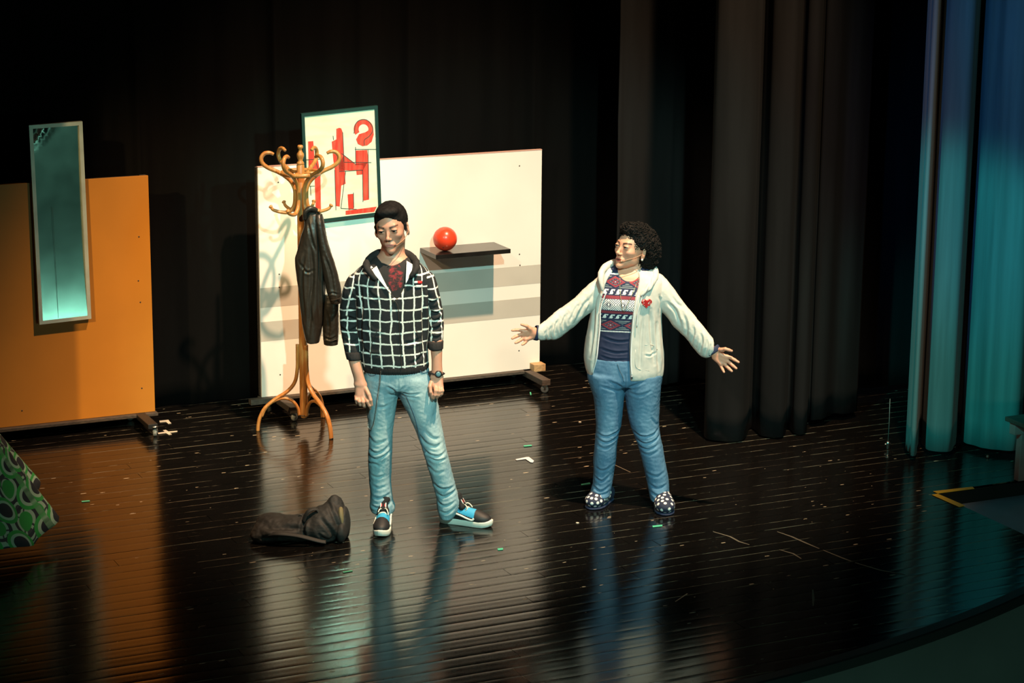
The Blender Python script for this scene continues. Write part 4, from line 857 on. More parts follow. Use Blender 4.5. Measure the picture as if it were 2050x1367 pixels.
soft('hem_band', [Loft(px_rows([(724, 722, 859, 0, .124), (733, 723.5, 858.5, 0, .124), (741, 727, 856, 0, .118)], MY, .12), k=.01, cap=.008)], 'black_rib', hd, .005, lambda V, N: .001*np.sin(V[:, 0]*520))
col = [T(*q) for q in ((752, 560, -.118), (741, 546, -.108), (733, 533, -.070), (738, 521, -.01), (750, 512, .040), (768, 506, .075), (794, 505, .075), (813, 508, .040), (827, 517, -.01), (834, 528, -.065), (831, 542, -.108), (820, 556, -.122))]
col = catmull(col, 4); rad = np.interp(np.linspace(0, 1, len(col)), [0, .15, .4, .6, .85, 1], [.004, .010, .016, .016, .010, .004])
soft('hood', cones(list(col), list(rad), .02)+[Ell(T(782, 527, .11), (.105, .06, .062), None, .03)], 'black_rib', hd, .0045, lambda V, N: .004*snoise(V, .06, 9))
for quad in ([(742.5, 541), (754, 532.5), (782, 588), (780, 586)], [(814, 522), (831.5, 533), (813, 567), (812, 568)]): patch('lining', TL, quad, .007, 'white_lining', hd, MY, 8, .003)
zp = catmull([onfront(TL, x, y, MY, .004) for x, y in ((789, 600), (796, 612), (799, 640), (801, 680), (803, 715), (804, 738))], 5); zi = tube('zipper', zp, .0018, 'bolt', hd, 6)
lathe('zip_pull', [(.002, 0), (.0045, .004), (.0045, .012), (.002, .016)], zp[0]+np.array((0, -.006, -.012)), 'steel', zi, 8)
for x0, x1, y0, y1, mt in ((828, 836, 562.5, 567, 'label_white'), (836.5, 845, 562, 568, 'red_felt'), (832.5, 846, 570.5, 575.5, 'label_white')):
    patch('chest_badge', TL, [(x0, y0), (x1, y0), (x1, y1), (x0, y1)], .006, mt, hd, MY, 3, .002)
tube('pocket_seam', [onfront(TL, x, y, MY, .004) for x, y in ((742, 718), (744, 690), (752, 668), (757, 660))], .0018, 'bolt', hd, 6, sm=5)
tube('pocket_seam', [onfront(TL, x, y, MY, .004) for x, y in ((842, 712), (841, 690), (836, 668), (832, 660))], .0018, 'bolt', hd, 6, sm=5)
# jeans
jr = Loft(legR, k=.02); jl_ = Loft(legL, k=.025); hip = Loft(px_rows([(722, 733, 856, 0, .112), (745, 729, 860, 0, .116), (762, 729, 866, 0, .115), (776, 734, 864, 0, .10)], MY, .11), k=.03)
jc = [([(800, 745), (799, 765), (799, 782)], .006, .006), ([(775, 763), (788, 770), (799, 781)], .011, .008), ([(778, 778), (788, 783), (799, 786)], .008, .007), ([(806, 776), (822, 780), (845, 778)], .011, .007), ([(803, 782), (818, 785), (838, 786)], .008, .007), ([(815, 762), (806, 770), (801, 780)], .009, .007),
      ([(755, 805), (770, 806), (782, 800)], .008, .009), ([(738, 868), (755, 880), (780, 872)], .007, .010), ([(738, 893), (752, 900), (768, 896), (782, 884)], .012, .009), ([(740, 908), (756, 912), (776, 902), (783, 896)], .010, .008), ([(738, 925), (750, 922), (762, 926)], .007, .008), ([(742, 946), (758, 950), (772, 946)], .006, .009), ([(772, 905), (768, 925), (764, 945)], .006, .008), ([(745, 990), (762, 992), (784, 984)], .009, .009), ([(742, 1008), (758, 1011), (776, 1006), (788, 1000)], .014, .008), ([(778, 985), (784, 1000), (790, 1012)], .008, .007), ([(744, 965), (760, 972), (780, 966)], .005, .009),
      ([(838, 862), (852, 878), (872, 886), (887, 880)], .010, .010), ([(846, 890), (860, 902), (880, 906), (896, 898)], .012, .009), ([(842, 900), (852, 922), (862, 934)], .008, .009), ([(855, 905), (872, 914), (898, 914)], .009, .008), ([(858, 930), (876, 940), (896, 936)], .006, .010), ([(866, 962), (884, 974), (912, 972)], .012, .009), ([(872, 984), (888, 990), (905, 984), (918, 978)], .013, .009), ([(874, 1002), (892, 1008), (916, 998)], .011, .008), ([(880, 1020), (896, 1022), (912, 1012)], .010, .008), ([(850, 850), (866, 868), (884, 872)], .007, .010), ([(880, 800), (868, 830), (872, 850)], .004, .010)]
def jd(V, N): return creases(V, N, jc, MY)*.55+.0035*snoise(V*[1, 1, .6], .07, 21)+.002*snoise(V*[1, 1, 2.2], .05, 22)
def jfade(seed, c1, c2):
    def f(V, N):
        b = .42+.22*snoise(V, .25, seed)
        for cx, cz, sx, sz, am in c1: b += am*np.exp(-((V[:, 0]-cx)/sx)**2-((V[:, 2]-cz)/sz)**2)*np.clip(-N[:, 1], 0, 1)
        return np.repeat(np.clip(b, 0, 1)[:, None], 3, 1)
    return f
k1, k2, k3 = T(762, 890), T(872, 895), T(760, 800)
jn = soft('jeans', [hip, jr, jl_], 'denim_light', man, .0042, jd, jfade(31, [(k1[0], k1[2], .05, .16, .35), (k2[0]+.02, k2[2], .05, .13, .5), (T(840, 800)[0], T(840, 800)[2], .06, .12, .25)], 0))
for pts in ([(812, 790), (830, 835), (842, 880), (852, 905)], [(801, 742), (800, 760), (800, 778)]): tube('seam', [at(x, y, MY-.102+(.02 if y > 820 else 0)+(.015 if y > 870 else 0)) for x, y in pts], .0016, 'denim_seam', jn, 6, sm=6)
for pts in ([(734, 744), (742, 752), (752, 750), (757, 744)], [(838, 738), (846, 746), (858, 744)]): tube('pocket_edge', [onfront(hip, x, y, MY, .003) for x, y in pts], .0018, 'denim_seam', jn, 6, sm=5)
# wallet chain: alternating links
cp = catmull([T(*q) for q in ((762, 744, -.122), (761, 762, -.125), (758, 785, -.122), (755, 805, -.115), (752, 830, -.105), (748, 850, -.098), (742, 859, -.09), (738, 856, -.08), (737, 845, -.07))], 10)
dd = np.r_[0, np.cumsum(np.linalg.norm(np.diff(cp, axis=0), axis=1))]; parts = []
for i, s in enumerate(np.arange(0, dd[-1], .0062)):
    c = np.array([np.interp(s, dd, cp[:, j]) for j in range(3)]); c2 = np.array([np.interp(s+.003, dd, cp[:, j]) for j in range(3)]); t = c2-c; t /= np.linalg.norm(t)+1e-9; n_ = np.cross(t, (0, 1, 0) if i % 2 else (.3, .2, .9)); n_ /= np.linalg.norm(n_)
    parts.append(tube_vf([c+t*.0048*math.cos(a)+n_*.0030*math.sin(a) for a in np.linspace(0, 2*math.pi, 8, endpoint=False)], .0011, 5, closed=True))
V, Fc = join(parts); mesh('wallet_chain', V, Fc, 'chrome', man)
# watch
wc = T(874.5, 746.5, -.05); wR = rotm(0, 0, 6)
wb = mesh('wristwatch', *[q for q in tube_vf([wc+wR@np.array((.0315*math.cos(a), .029*math.sin(a), 0)) for a in np.linspace(0, 2*math.pi, 40, endpoint=False)], .0095, 8, .45, flat=(0, 0, 0.001), closed=True)], 'rubber', man) if False else None
parts = tube_vf([wc+wR@np.array((.0335*math.cos(a), .030*math.sin(a), 0)) for a in np.linspace(0, 2*math.pi, 40, endpoint=False)], .010, 8, .35, flat=None, closed=True)
V = np.array(parts[0]); wb = mesh('wristwatch', V, parts[1], 'rubber', man)
wd = wc+np.array((.008, -.030, .001)); lathe('watch_case', [(.012, 0), (.018, .002), (.019, .008), (.016, .012)], wd+np.array((0, .006, 0)), 'rubber', wb, 20, (.2, -1, .15)); lathe('watch_face', [(.013, 0), (.013, .0015), (.006, .002)], wd+np.array((.0015, -.0065, .001)), 'dial', wb, 20, (.2, -1, .15))
# sneakers
def sneaker(heel, yaw, parent):
    R = rotm(yaw); tr = lambda P: np.asarray(P)@R.T+np.asarray(heel)
    hw = lambda t: np.interp(t, [0, .03, .12, .35, .55, .72, .86, .95, 1.], [.012, .026, .034, .035, .041, .046, .042, .028, .010])
    L = .295; ts = np.r_[0, .008, .03, .07, np.linspace(.12, .9, 16), .95, .98, .995, 1.]
    out = [(-hw(t)+.003*math.sin(t*3), -t*L) for t in ts]+[(hw(t)+.003*math.sin(t*3), -t*L) for t in ts[::-1]]; n = len(out); o = np.array(out); cen = o.mean(0)
    U = [Ell((0, -.228, .040), (.043, .060, .034), None, .02), Ell((0, -.15, .052), (.037, .09, .042), None, .03), Ell((0, -.045, .055), (.034, .048, .055), None, .03), Cone((0, -.05, .06), (0, -.05, .12), .036, .038, .02)]
    V, Fc = sdf_mesh(U, .0035); N = vnormals(V, Fc); c = np.repeat(np.array([[.016, .016, .018]]), len(V), 0)
    blue = (V[:, 1] > -.205) & (V[:, 1] < -.10) & (V[:, 2] > .048+.15*(-.10-V[:, 1])*0) & (V[:, 2] > .062+(V[:, 1]+.15)*.25); c[blue] = (.035, .36, .62)
    s = mesh('sneaker', tr(V), Fc, 'sneaker_upper', parent, vcol=c)
    rows = [(.96, .0), (1.0, .004), (1.03, .014), (1.03, .026), (1.0, .031), (.9, .032)]; V = []; Fc = []
    for sc, z in rows:
        for q in o: lift = .010*max(0, (-q[1]/L-.82)/.18)**2; p = cen+(q-cen)*np.array((sc, 1+(sc-1)*.4)); V.append((p[0], p[1], z+lift))
    for i in range(len(rows)-1):
        for k in range(n): Fc.append([i*n+k, i*n+(k+1) % n, (i+1)*n+(k+1) % n, (i+1)*n+k])
    Fc += [list(range(n))[::-1], [(len(rows)-1)*n+k for k in range(n)]]; mesh('sole', tr(V), Fc, 'sneaker_sole', s)
    for sg in (-1, 1):
        P = [(sg*.0355, -.03, .048), (sg*.0365, -.06, .060), (sg*.0375, -.095, .066), (sg*.0385, -.13, .058), (sg*.041, -.165, .046), (sg*.043, -.195, .040), (sg*.040, -.205, .050)]
        tube('side_stripe', tr(P), .0055, 'sneaker_stripe', s, 8, sm=5)
    for k in range(5):
        y = -.195+.021*k; z = .0735+.0085*k; w = .024
        P = [(-w, y, z-.008), (-w*.4, y-.005, z+.004), (w*.4, y-.001, z+.004), (w, y-.008, z-.007)]; tube('lace', tr(P), .0042, 'lace', s, 6, sm=4)
    P = [(.0, -.13, .108), (.018, -.15, .114), (.028, -.165, .100), (.030, -.172, .088)]; tube('lace', tr(P), .0032, 'lace', s, 6, sm=5)
    P = [(.0, -.13, .108), (-.016, -.15, .112), (-.024, -.162, .098)]; tube('lace', tr(P), .0032, 'lace', s, 6, sm=5)
    V, Fc = sdf_mesh([Cone((-.016, -.13, .095), (.016, -.13, .095), .013, .013, .01), Cone((-.019, -.098, .15), (.019, -.098, .15), .012, .012, .02), Cone((0, -.13, .10), (0, -.10, .15), .022, .024, .02, flat=((0, 1, .6), .5))], .0035)
    tg = mesh('tongue', tr(V), Fc, 'black_rib', s)
    def lab(nm, w, h, off, mt):
        c_ = np.array((0, -.1305, .128)); e = np.array((0, .5, .86)); e /= np.linalg.norm(e); nn = np.array((0, -.86, .5)); P = [c_+np.array((a*w, 0, 0))+e*b*h+nn*off for a, b in ((-1, -1), (1, -1), (1, 1), (-1, 1))]; P = P+[p-nn*.006 for p in P]
        mesh(nm, tr(P), [[0, 1, 2, 3], [7, 6, 5, 4], [0, 4, 5, 1], [1, 5, 6, 2], [2, 6, 7, 3], [3, 7, 4, 0]], mt, s, False)
    lab('tongue_label', .016, .014, .001, 'label_white'); lab('label_mark', .010, .008, .0022, 'red_felt'); return s
toe = fl(761, 1076); yawR = -3.; sneaker(toe-rotm(yawR)@np.array((0, -.287, 0)), yawR, man)
h2 = fl(881, 1043.5); h2[2] = 0; t2 = fl(976, 1054); d2 = t2-h2; sneaker(h2, math.degrees(math.atan2(d2[0], -d2[1])), man)
# ------------------------------------------------------------------ the woman
WY = 11.80
wom = empty('person', (fl(1195, 1008)+fl(1330, 1022))/2*np.array([1, 1, 0]), 'woman in open cream hoodie and blue jeans with both arms spread wide', 'person')
T = lambda x, y, d=0.: at(x, y, WY+d)
GR = rotm(-48, -11, 3); GS = 1.0
GC = T(1243.5, 493, -.055)-GR@(np.array((0, -.086, .010))*GS)
gp_, gpf = head_prims(GC, GR, GS, True)
WSK = SKIN*np.array((1.18, 1.0, .93))
wt = px_rows([(534, 1222, 1300, .02, .05), (541, 1210, 1312, .01, .075), (550, 1200, 1322, 0, .095), (562, 1193, 1330, 0, .115), (580, 1189, 1331, 0, .128), (600, 1187, 1329, 0, .136), (622, 1183, 1325, 0, .138), (650, 1178, 1325, 0, .136), (680, 1172, 1327, 0, .136), (711, 1169, 1329, 0, .138), (735, 1172, 1329, 0, .138), (752, 1178, 1327, 0, .132)], WY, .13)
st = px_rows([(530, 1232, 1290, .02, .045), (540, 1216, 1306, .01, .070), (552, 1204, 1318, 0, .088), (566, 1200, 1322, 0, .104), (585, 1196, 1320, -.005, .118), (605, 1194, 1316, -.01, .124), (630, 1192, 1312, -.005, .116), (660, 1190, 1310, 0, .114), (690, 1186, 1314, 0, .116), (715, 1184, 1318, 0, .118), (731, 1186, 1319, 0, .116)], WY, .11)
lr = px_rows([(745, 1178, 1248, 0, .12), (765, 1180, 1250, 0, .12), (795, 1188, 1249, 0, .112), (820, 1191, 1247, 0, .10), (845, 1193, 1244, 0, .092), (870, 1192, 1238, 0, .084), (895, 1190, 1235, .0, .08), (920, 1188, 1233, .01, .078), (945, 1188, 1229, .02, .074), (965, 1187, 1226, .02, .072), (980, 1183, 1223, .02, .075), (991, 1181, 1222, .01, .082)], WY, .09)
ll = px_rows([(745, 1247, 1325, 0, .12), (765, 1248, 1324, 0, .12), (795, 1252, 1321, 0, .112), (820, 1255, 1320, 0, .10), (845, 1260, 1319, 0, .092), (870, 1269, 1322, 0, .084), (895, 1278, 1327, .0, .08), (920, 1285, 1331, .0, .078), (945, 1291, 1336, .0, .074), (965, 1295, 1339, .0, .072), (985, 1299, 1340, -.01, .075), (1001, 1302, 1341, -.02, .082)], WY, .09)
aR = px_rowsx([(1212, 548, 622, 0, .06), (1198, 554, 626, 0, .064), (1185, 564, 624, -.01, .062), (1168, 579, 636, -.02, .06), (1151, 596, 652, -.03, .058), (1134, 609, 665, -.04, .055), (1117, 620, 678, -.055, .052), (1104, 631, 680, -.07, .048), (1093, 641, 680, -.08, .044), (1082, 649, 681, -.09, .038), (1076, 654, 678, -.095, .034)], WY, .05)
aL = px_rowsx([(1308, 543, 616, 0, .06), (1322, 549, 622, 0, .064), (1335, 561, 634, -.01, .062), (1348, 578, 652, -.02, .06), (1361, 596, 664, -.03, .058), (1376, 615, 679, -.04, .055), (1390, 632, 698, -.05, .052), (1402, 647, 711, -.065, .048), (1412, 659, 716, -.075, .044), (1420, 669, 715, -.08, .040), (1428, 679, 708, -.085, .034)], WY, .05)
body = gp_+[Cone(gpf((0, .034, -.055)), T(1270, 556, .02), .046, .056, .010), Loft([(h, a, b, c*.93, d-.012) for h, a, b, c, d in st], k=.02)]
for rows in (lr, ll): body.append(Loft([(h, a, b, c*.8, d*.8) for h, a, b, c, d in rows], k=.02))
for rows in (aR, aL): body.append(Loft([(h, a, b, c*.7, d*.6) for h, a, b, c, d in rows], axis=0, k=.02))
body += [Cone(T(1095, 661, -.08), T(1066, 667, -.10), .030, .024, .01, flat=((0, 1, 0), .8)), Cone(T(1410, 690, -.075), T(1431, 707, -.09), .030, .025, .01, flat=((0, 1, 0), .8))]
wd_, hd_ = -.10, -.095
body += hand([((1068, 660, -.10), (1049, 664, -.115), .014, .0135), ((1068, 667, -.10), (1047, 670, -.115), .015, .013), ((1068, 674, -.10), (1052, 679, -.115), .014, .0125), ((1066, 663, -.105), (1060, 657, -.12), .014, .012)],
             [([(1061, 658, -.115), (1054, 652.5, -.13), (1044, 649.5, -.14)], (.0115, .0092, .0068)),
              ([(1049, 662.5, -.115), (1041, 660.5, -.12), (1033, 660.5, -.125), (1025.5, 661.5, -.13)], (.0100, .0088, .0082, .0066)),
              ([(1047, 668.5, -.115), (1039, 671, -.12), (1032, 674, -.13), (1025.5, 677.5, -.14)], (.0100, .009, .0083, .0068)),
              ([(1049, 675, -.115), (1043, 680, -.125), (1037.5, 683.5, -.135), (1032, 686.5, -.145)], (.0098, .0088, .0082, .0066)),
              ([(1056, 680, -.11), (1052, 685, -.12), (1048.5, 688, -.13), (1045.5, 690, -.14)], (.0090, .008, .0073, .006))], WY)
body += hand([((1434, 706, -.09), (1455, 716, -.105), .015, .013), ((1433, 712, -.09), (1452, 723, -.105), .016, .013), ((1431, 716, -.09), (1444, 728, -.105), .0145, .0125), ((1438, 700, -.095), (1447, 701, -.115), .014, .0115)],
             [([(1444, 700, -.115), (1452, 698.5, -.13), (1459, 700.5, -.135), (1465, 702.5, -.135)], (.0112, .0096, .0086, .0068)),
              ([(1455, 713, -.105), (1464, 716.5, -.115), (1471, 720.5, -.125), (1478.5, 725, -.135)], (.0100, .009, .0083, .0068)),
              ([(1453, 720, -.105), (1461, 726.5, -.115), (1467.5, 732, -.125), (1474, 737.5, -.135)], (.0100, .009, .0083, .0068)),
              ([(1448, 726, -.105), (1454.5, 733, -.115), (1460, 738.5, -.125), (1465, 743, -.135)], (.0098, .0088, .0082, .0066)),
              ([(1441, 728, -.10), (1444.5, 735, -.11), (1447, 740, -.12), (1449.5, 745, -.13)], (.0090, .008, .0073, .006))], WY)
def wcol(V, N):
    c = face_color(V, gpf, GR, GS, GC, WSK, np.array((.56, .10, .09)), True); fz = (V[:, 2] < GC[2]-.3)
    c[fz] = WSK*np.array((1.0, .88, .86)); return c
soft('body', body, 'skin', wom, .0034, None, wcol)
eyes(wom, gpf, GR, GS, (-.1, .15))
# curly hair: soft mass and separate ringlets
hm = [Ell(gpf((0, .030, .050)), np.array((.090, .102, .092))*GS, GR, .02), Ell(gpf((.02, .085, -.01)), np.array((.085, .070, .095))*GS, GR, .03), Ell(gpf((.0, .09, -.075)), np.array((.070, .055, .055))*GS, GR, .03), Ell(gpf((.055, .055, .03)), np.array((.045, .06, .07))*GS, GR, .03), Ell(gpf((0, -.035, .105)), np.array((.060, .05, .032))*GS, GR, .02),
      Ell(gpf((0, -.105, .0)), np.array((.075, .075, .078))*GS, GR, .006, True), Ell(gpf((.085, -.01, -.028)), np.array((.040, .054, .050))*GS, GR, .006, True), Ell(gpf((0, -.05, -.12)), np.array((.10, .075, .08))*GS, GR, .01, True)]
V, Fc = sdf_mesh(hm, .0045); N = vnormals(V, Fc); V = V+N*(.008*snoise(V, .03, 41)+.005*snoise(V, .014, 42))[:, None]
hr = mesh('hair', V, Fc, 'curl_hair', wom)
g = np.random.default_rng(5); pick = g.choice(len(V), 1100, replace=False); parts = []
for i in pick:
    c = V[i]-N[i]*.003; t = g.normal(size=3); t -= N[i]*(t@N[i]); t /= np.linalg.norm(t); b = np.cross(N[i], t); L = g.uniform(.012, .026); r = g.uniform(.004, .0095); tn = g.uniform(1., 1.8); ph = g.uniform(0, 6)
    s = np.linspace(0, 1, 16); P = c+np.outer((s-.5)*L, t)+np.outer(r*np.cos(2*math.pi*tn*s+ph), b)+np.outer(r*np.sin(2*math.pi*tn*s+ph)*.9+.003, N[i])
    parts.append(tube_vf(P, np.interp(s, [0, .2, .8, 1], [.0012, .0024, .0024, .0008]), 5))
V, Fc = join(parts); tag(mesh('curls', V, Fc, 'curl_hair', hr), kind='stuff')
lathe('earring', [(.002, -.004), (.0055, -.002), (.0065, .002), (.004, .006)], gpf((.0835, .004, -.040)), 'pearl', wom, 14, GR@np.array((1, -.2, 0)))
mic = tube('headset_microphone', [gpf(q) for q in ((.083, -.002, -.012), (.072, -.040, -.034), (.052, -.074, -.052), (.034, -.098, -.066))], .0016, 'mic_skin', wom, 6, sm=6)
lathe('microphone_tip', [(.0015, 0), (.0034, .002), (.0034, .009), (.0015, .012)], gpf((.037, -.096, -.064)), 'gold', mic, 8, GR@np.array((-1, -.7, -.35)))
# knitted top
SL = Loft(st, k=.02); nc = Ell(T(1260, 533, -.05), (.070, .11, .062), rotm(0, 30, 0), .006, True)
o0 = T(1262, 553, -.11)
wl = [([(1205, 668), (1235, 674), (1262, 672)], .006, .007), ([(1200, 690), (1230, 696), (1260, 694)], .005, .007), ([(1200, 705), (1225, 710), (1258, 709)], .005, .006)]
soft('knitted_top', [SL, nc], 'patterned_knit', wom, .0045, lambda V, N: creases(V, N, wl, WY)+.0025*snoise(V, .06, 51), None, lambda V, N: np.c_[V[:, 0]-o0[0], (o0[2]-V[:, 2])-.06*(V[:, 0]-o0[0])-.5*(V[:, 0]-o0[0])**2, 0*V[:, 0]])
# hoodie worn open
WL = Loft(wt, k=.02)
op = Loft(px_rows([(515, 1230, 1292, -.20), (534, 1229, 1288, -.20), (560, 1220, 1284, -.20), (585, 1211, 1279, -.20), (605, 1206, 1273, -.20), (625, 1202, 1269, -.20), (650, 1202, 1266, -.20), (690, 1198, 1263, -.20), (720, 1195, 1262, -.20), (765, 1187, 1263, -.20), (800, 1180, 1264, -.20)], WY, .165), n=6, k=.008, sub=True)
hl = [([(1205, 590), (1198, 640), (1190, 700), (1186, 745)], .009, .009), ([(1190, 600), (1188, 650), (1180, 710)], .008, .008), ([(1300, 610), (1302, 660), (1308, 720)], .010, .010), ([(1312, 640), (1314, 690), (1318, 740)], .008, .009), ([(1285, 620), (1281, 670), (1278, 740)], .006, .008), ([(1200, 575), (1192, 590), (1188, 612)], .008, .009), ([(1318, 585), (1322, 600), (1320, 622)], .008, .008), ([(1288, 700), (1300, 702), (1312, 696)], .004, .006)]
hw_ = soft('hoodie', [WL, op], 'grey_fleece', wom, .0045, lambda V, N: creases(V, N, hl, WY)+.0045*snoise(V*[1, 1, .5], .09, 61))
for rows, cr, sd in ((aR, [([(1180, 590), (1165, 610), (1150, 640)], .010, .010), ([(1160, 600), (1150, 615), (1140, 640)], .009, .009), ([(1135, 618), (1128, 635), (1130, 655)], .010, .009), ([(1120, 628), (1112, 645), (1114, 670)], .010, .008), ([(1105, 640), (1100, 655), (1103, 674)], .009, .007), ([(1095, 648), (1091, 660), (1093, 675)], .007, .006), ([(1190, 575), (1180, 600), (1176, 620)], .008, .010)], 62),
                     (aL, [([(1335, 600), (1350, 615), (1362, 650)], .009, .010), ([(1340, 580), (1352, 600), (1366, 610)], .007, .010), ([(1365, 620), (1372, 640), (1372, 670)], .009, .009), ([(1385, 640), (1386, 660), (1380, 684)], .010, .008), ([(1400, 655), (1402, 675), (1396, 700)], .010, .008), ([(1412, 668), (1412, 685), (1406, 708)], .008, .007), ([(1420, 676), (1418, 690), (1413, 706)], .006, .006)], 63)):
    L = Loft(rows, axis=0, k=.02, cap=.006); soft('sleeve', [L], 'grey_fleece', hw_, .0045, lambda V, N: creases(V, N, cr, WY)+.004*snoise(V, .055, sd))
for a, b in (((1079, 667, -.093), (1070.5, 665.5, -.10)), ((1424, 697, -.084), (1430, 706.5, -.09))):
    A, B = T(*a), T(*b); ax = B-A; ax /= np.linalg.norm(ax); up = np.cross(ax, (0, -1, 0)); up /= np.linalg.norm(up); V = []; Fc = []; n = 36
    for k, (s, r) in enumerate(((-.012, .034), (0, .041), (.3, .0425), (.9, .0415), (1., .0395), (.92, .036))):
        for i in range(n): q = 2*math.pi*i/n; V.append(A+(B-A)*s+up*r*math.cos(q)+np.cross(ax, up)*r*.72*math.sin(q))
    for k in range(5):
        for i in range(n): Fc.append([k*n+i, k*n+(i+1) % n, (k+1)*n+(i+1) % n, (k+1)*n+i])
    mesh('shirt_cuff', V, Fc, 'navy_knit', wom)
hc = catmull([T(*q) for q in ((1206, 582, -.118), (1203, 560, -.10), (1204, 545, -.06), (1214, 533, .01), (1232, 526, .07), (1262, 524, .11), (1292, 528, .08), (1309, 540, .02), (1311, 556, -.05), (1299, 575, -.11), (1283, 592, -.137))], 4)
rad = np.interp(np.linspace(0, 1, len(hc)), [0, .12, .3, .5, .7, .88, 1], [.004, .008, .013, .017, .015, .010, .004])
soft('hood', cones(list(hc), list(rad), .02)+[Ell(T(1265, 552, .12), (.115, .055, .07), None, .03)], 'grey_fleece', hw_, .0045, lambda V, N: .004*snoise(V, .06, 71)+creases(V, N, [([(1210, 540), (1216, 560), (1212, 582)], .006, .007), ([(1300, 545), (1298, 565), (1286, 588)], .006, .007)], WY))
def edge_pts(L, off=.004): return catmull([onfront(WL, x, y, WY, off) for x, y in L], 5)
for L in ([(1214, 585), (1206, 605), (1201.5, 625), (1201.5, 650), (1197.5, 690), (1194, 720), (1186, 748)], [(1278, 592), (1274, 607), (1270, 625), (1267, 650), (1264, 690), (1263, 725), (1265, 753)]):
    e = edge_pts(L); z = tube('zip_edge', e, .0036, 'white_lining', hw_, 6)
lathe('zip_pull', [(.002, 0), (.005, .004), (.005, .014), (.002, .018)], e[-1]+np.array((0, -.006, -.014)), 'steel', z, 8)
for sx, P in ((1, [(1272, 700), (1274, 735), (1300, 742)]), (1, [(1316, 700), (1306, 690), (1290, 690)])): tube('pocket_seam', [onfront(WL, x, y, WY, .0005) for x, y in P], .0018, 'grey_fleece', hw_, 6, sm=5)
tube('drawstring', [onfront(WL, x, y, WY, .012) for x, y in ((1289, 580), (1284, 600), (1277, 625), (1275, 655))], .0026, 'white_lining', hw_, 6, sm=6)
# brooch, necklace
hc_ = onfront(WL, 1294, 606, WY, .006); P2 = [(16*math.sin(t)**3*.00175, (13*math.cos(t)-5*math.cos(2*t)-2*math.cos(3*t)-math.cos(4*t))*.00175) for t in np.linspace(0, 2*math.pi, 40, endpoint=False)]
e1 = np.array((.95, .31, 0)); e2 = np.array((.05, -.15, .98)); br = prism('heart_brooch', P2, e1, e2, (.31, -.95, -.15), hc_, .010, 'dot_felt', wom); md = br.modifiers.new('b', 'BEVEL'); md.width = .003; md.segments = 2
nl = catmull([onfront(SL, x, y, WY, .006) for x, y in ((1241, 556), (1241.5, 580), (1243, 600), (1246, 618), (1249, 625), (1255, 612), (1264, 592), (1273, 572), (1279, 556))], 8); tube('necklace', nl, .0013, 'gold', wom, 6)
# jeans
hipw = Loft(px_rows([(712, 1184, 1318, 0, .122), (735, 1178, 1326, 0, .126), (752, 1177, 1326, 0, .126), (768, 1182, 1322, 0, .108)], WY, .12), k=.03)
wc_ = [([(1249, 735), (1249, 752), (1249, 772)], .009, .006), ([(1215, 752), (1232, 758), (1247, 768)], .007, .008), ([(1290, 752), (1270, 760), (1252, 768)], .007, .008), ([(1200, 762), (1220, 768), (1242, 776)], .005, .008), ([(1256, 778), (1280, 780), (1305, 770)], .005, .009), ([(1194, 862), (1212, 866), (1230, 860), (1244, 854)], .010, .007), ([(1194, 872), (1212, 878), (1230, 872), (1238, 866)], .010, .007), ([(1192, 884), (1210, 890), (1226, 884)], .006, .008), ([(1265, 858), (1285, 866), (1306, 862), (1318, 852)], .010, .007), ([(1268, 872), (1290, 880), (1310, 874), (1322, 864)], .011, .007), ([(1274, 886), (1296, 892), (1318, 882)], .009, .007), ([(1280, 900), (1300, 902), (1322, 892)], .005, .008), ([(1300, 825), (1310, 840), (1318, 845)], .005, .008),
       ([(1190, 930), (1206, 936), (1226, 925)], .006, .008), ([(1188, 950), (1205, 958), (1222, 944)], .008, .008), ([(1186, 970), (1202, 978), (1220, 968)], .010, .008), ([(1184, 984), (1200, 984), (1218, 980)], .008, .006), ([(1297, 962), (1315, 970), (1336, 962)], .007, .008), ([(1300, 978), (1318, 984), (1338, 976)], .009, .008), ([(1304, 992), (1320, 993), (1338, 988)], .007, .006), ([(1292, 940), (1312, 946), (1334, 936)], .005, .009)]
k1, k2 = T(1215, 840), T(1295, 850)
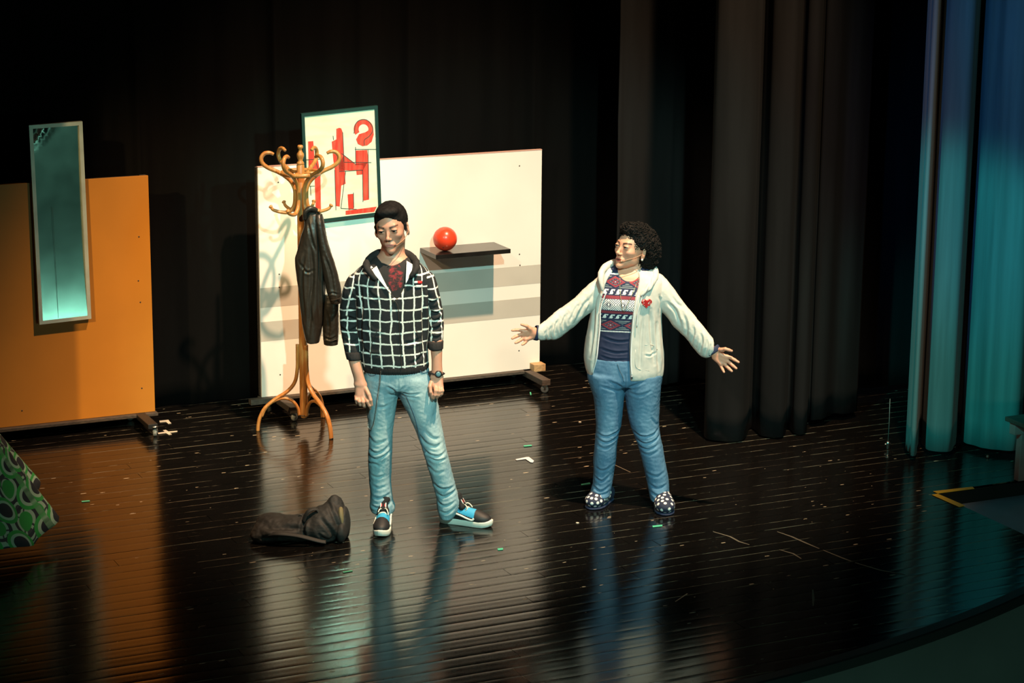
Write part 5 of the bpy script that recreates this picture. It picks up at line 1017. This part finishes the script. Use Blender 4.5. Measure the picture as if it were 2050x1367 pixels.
jw = soft('jeans', [hipw, Loft(lr, k=.02), Loft(ll, k=.012)], 'denim_blue', wom, .0044, lambda V, N: creases(V, N, wc_, WY)*.62+.003*snoise(V*[1, 1, .6], .08, 81)+.0018*snoise(V*[1, 1, 2.], .045, 82), jfade(83, [(k1[0], k1[2], .05, .14, .35), (k2[0], k2[2], .05, .14, .4), (T(1300, 790)[0], T(1300, 790)[2], .05, .12, .25)], 0))
tube('seam', [onfront(hipw, x, y, WY, .003) for x, y in ((1236, 728), (1240, 740), (1246, 752), (1249, 764))], .0018, 'denim_seam', jw, 6, sm=5)
# polka dot slippers
def slipper(toe, yaw, seed):
    R = rotm(yaw); tr = lambda P: np.asarray(P)*1.1@R.T+np.asarray(toe)
    U = [Ell((0, .062, .036), (.050, .064, .036), None, .02), Ell((0, .13, .047), (.045, .08, .047), None, .03), Ell((0, .195, .037), (.036, .045, .042), None, .03)]
    V, Fc = sdf_mesh(U, .0022); V[:, 2] = np.maximum(V[:, 2], .006); g = np.random.default_rng(seed); dots = []
    for i in g.permutation(len(V)):
        if V[i, 2] > .012 and V[i, 1] < .15 and all(np.linalg.norm(V[i]-q) > .0225 for q in dots): dots.append(V[i])
        if len(dots) > 46: break
    dm = np.min([np.linalg.norm(V-q, axis=1) for q in dots], axis=0); f = np.clip((.0085-dm)/.0015, 0, 1)[:, None]
    s = mesh('slipper', tr(V), Fc, 'dot_slipper', wom, vcol=np.array((.012, .02, .05))*(1-f)+np.array((.82, .82, .78))*f)
    n = 48; V = []; rows = ((.95, 0), (1, .003), (1, .008), (.94, .010)); Fc = []
    for sc, z in rows:
        for i in range(n): q = 2*math.pi*i/n; y = .118-.120*math.cos(q); w = np.interp(y, [0, .03, .07, .14, .2, .238], [.018, .043, .050, .042, .036, .016]); V.append((math.copysign(1, math.sin(q))*w*sc*min(1, abs(math.sin(q))*3), .118-.120*math.cos(q)*sc, z))
    for k in range(3):
        for i in range(n): Fc.append([k*n+i, k*n+(i+1) % n, (k+1)*n+(i+1) % n, (k+1)*n+i])
    Fc += [list(range(n))[::-1], [3*n+i for i in range(n)]]; mesh('sole', tr(V), Fc, 'navy_knit', s)
slipper(fl(1181, 1021), -28, 1); slipper(fl(1334, 1033), 4, 2)
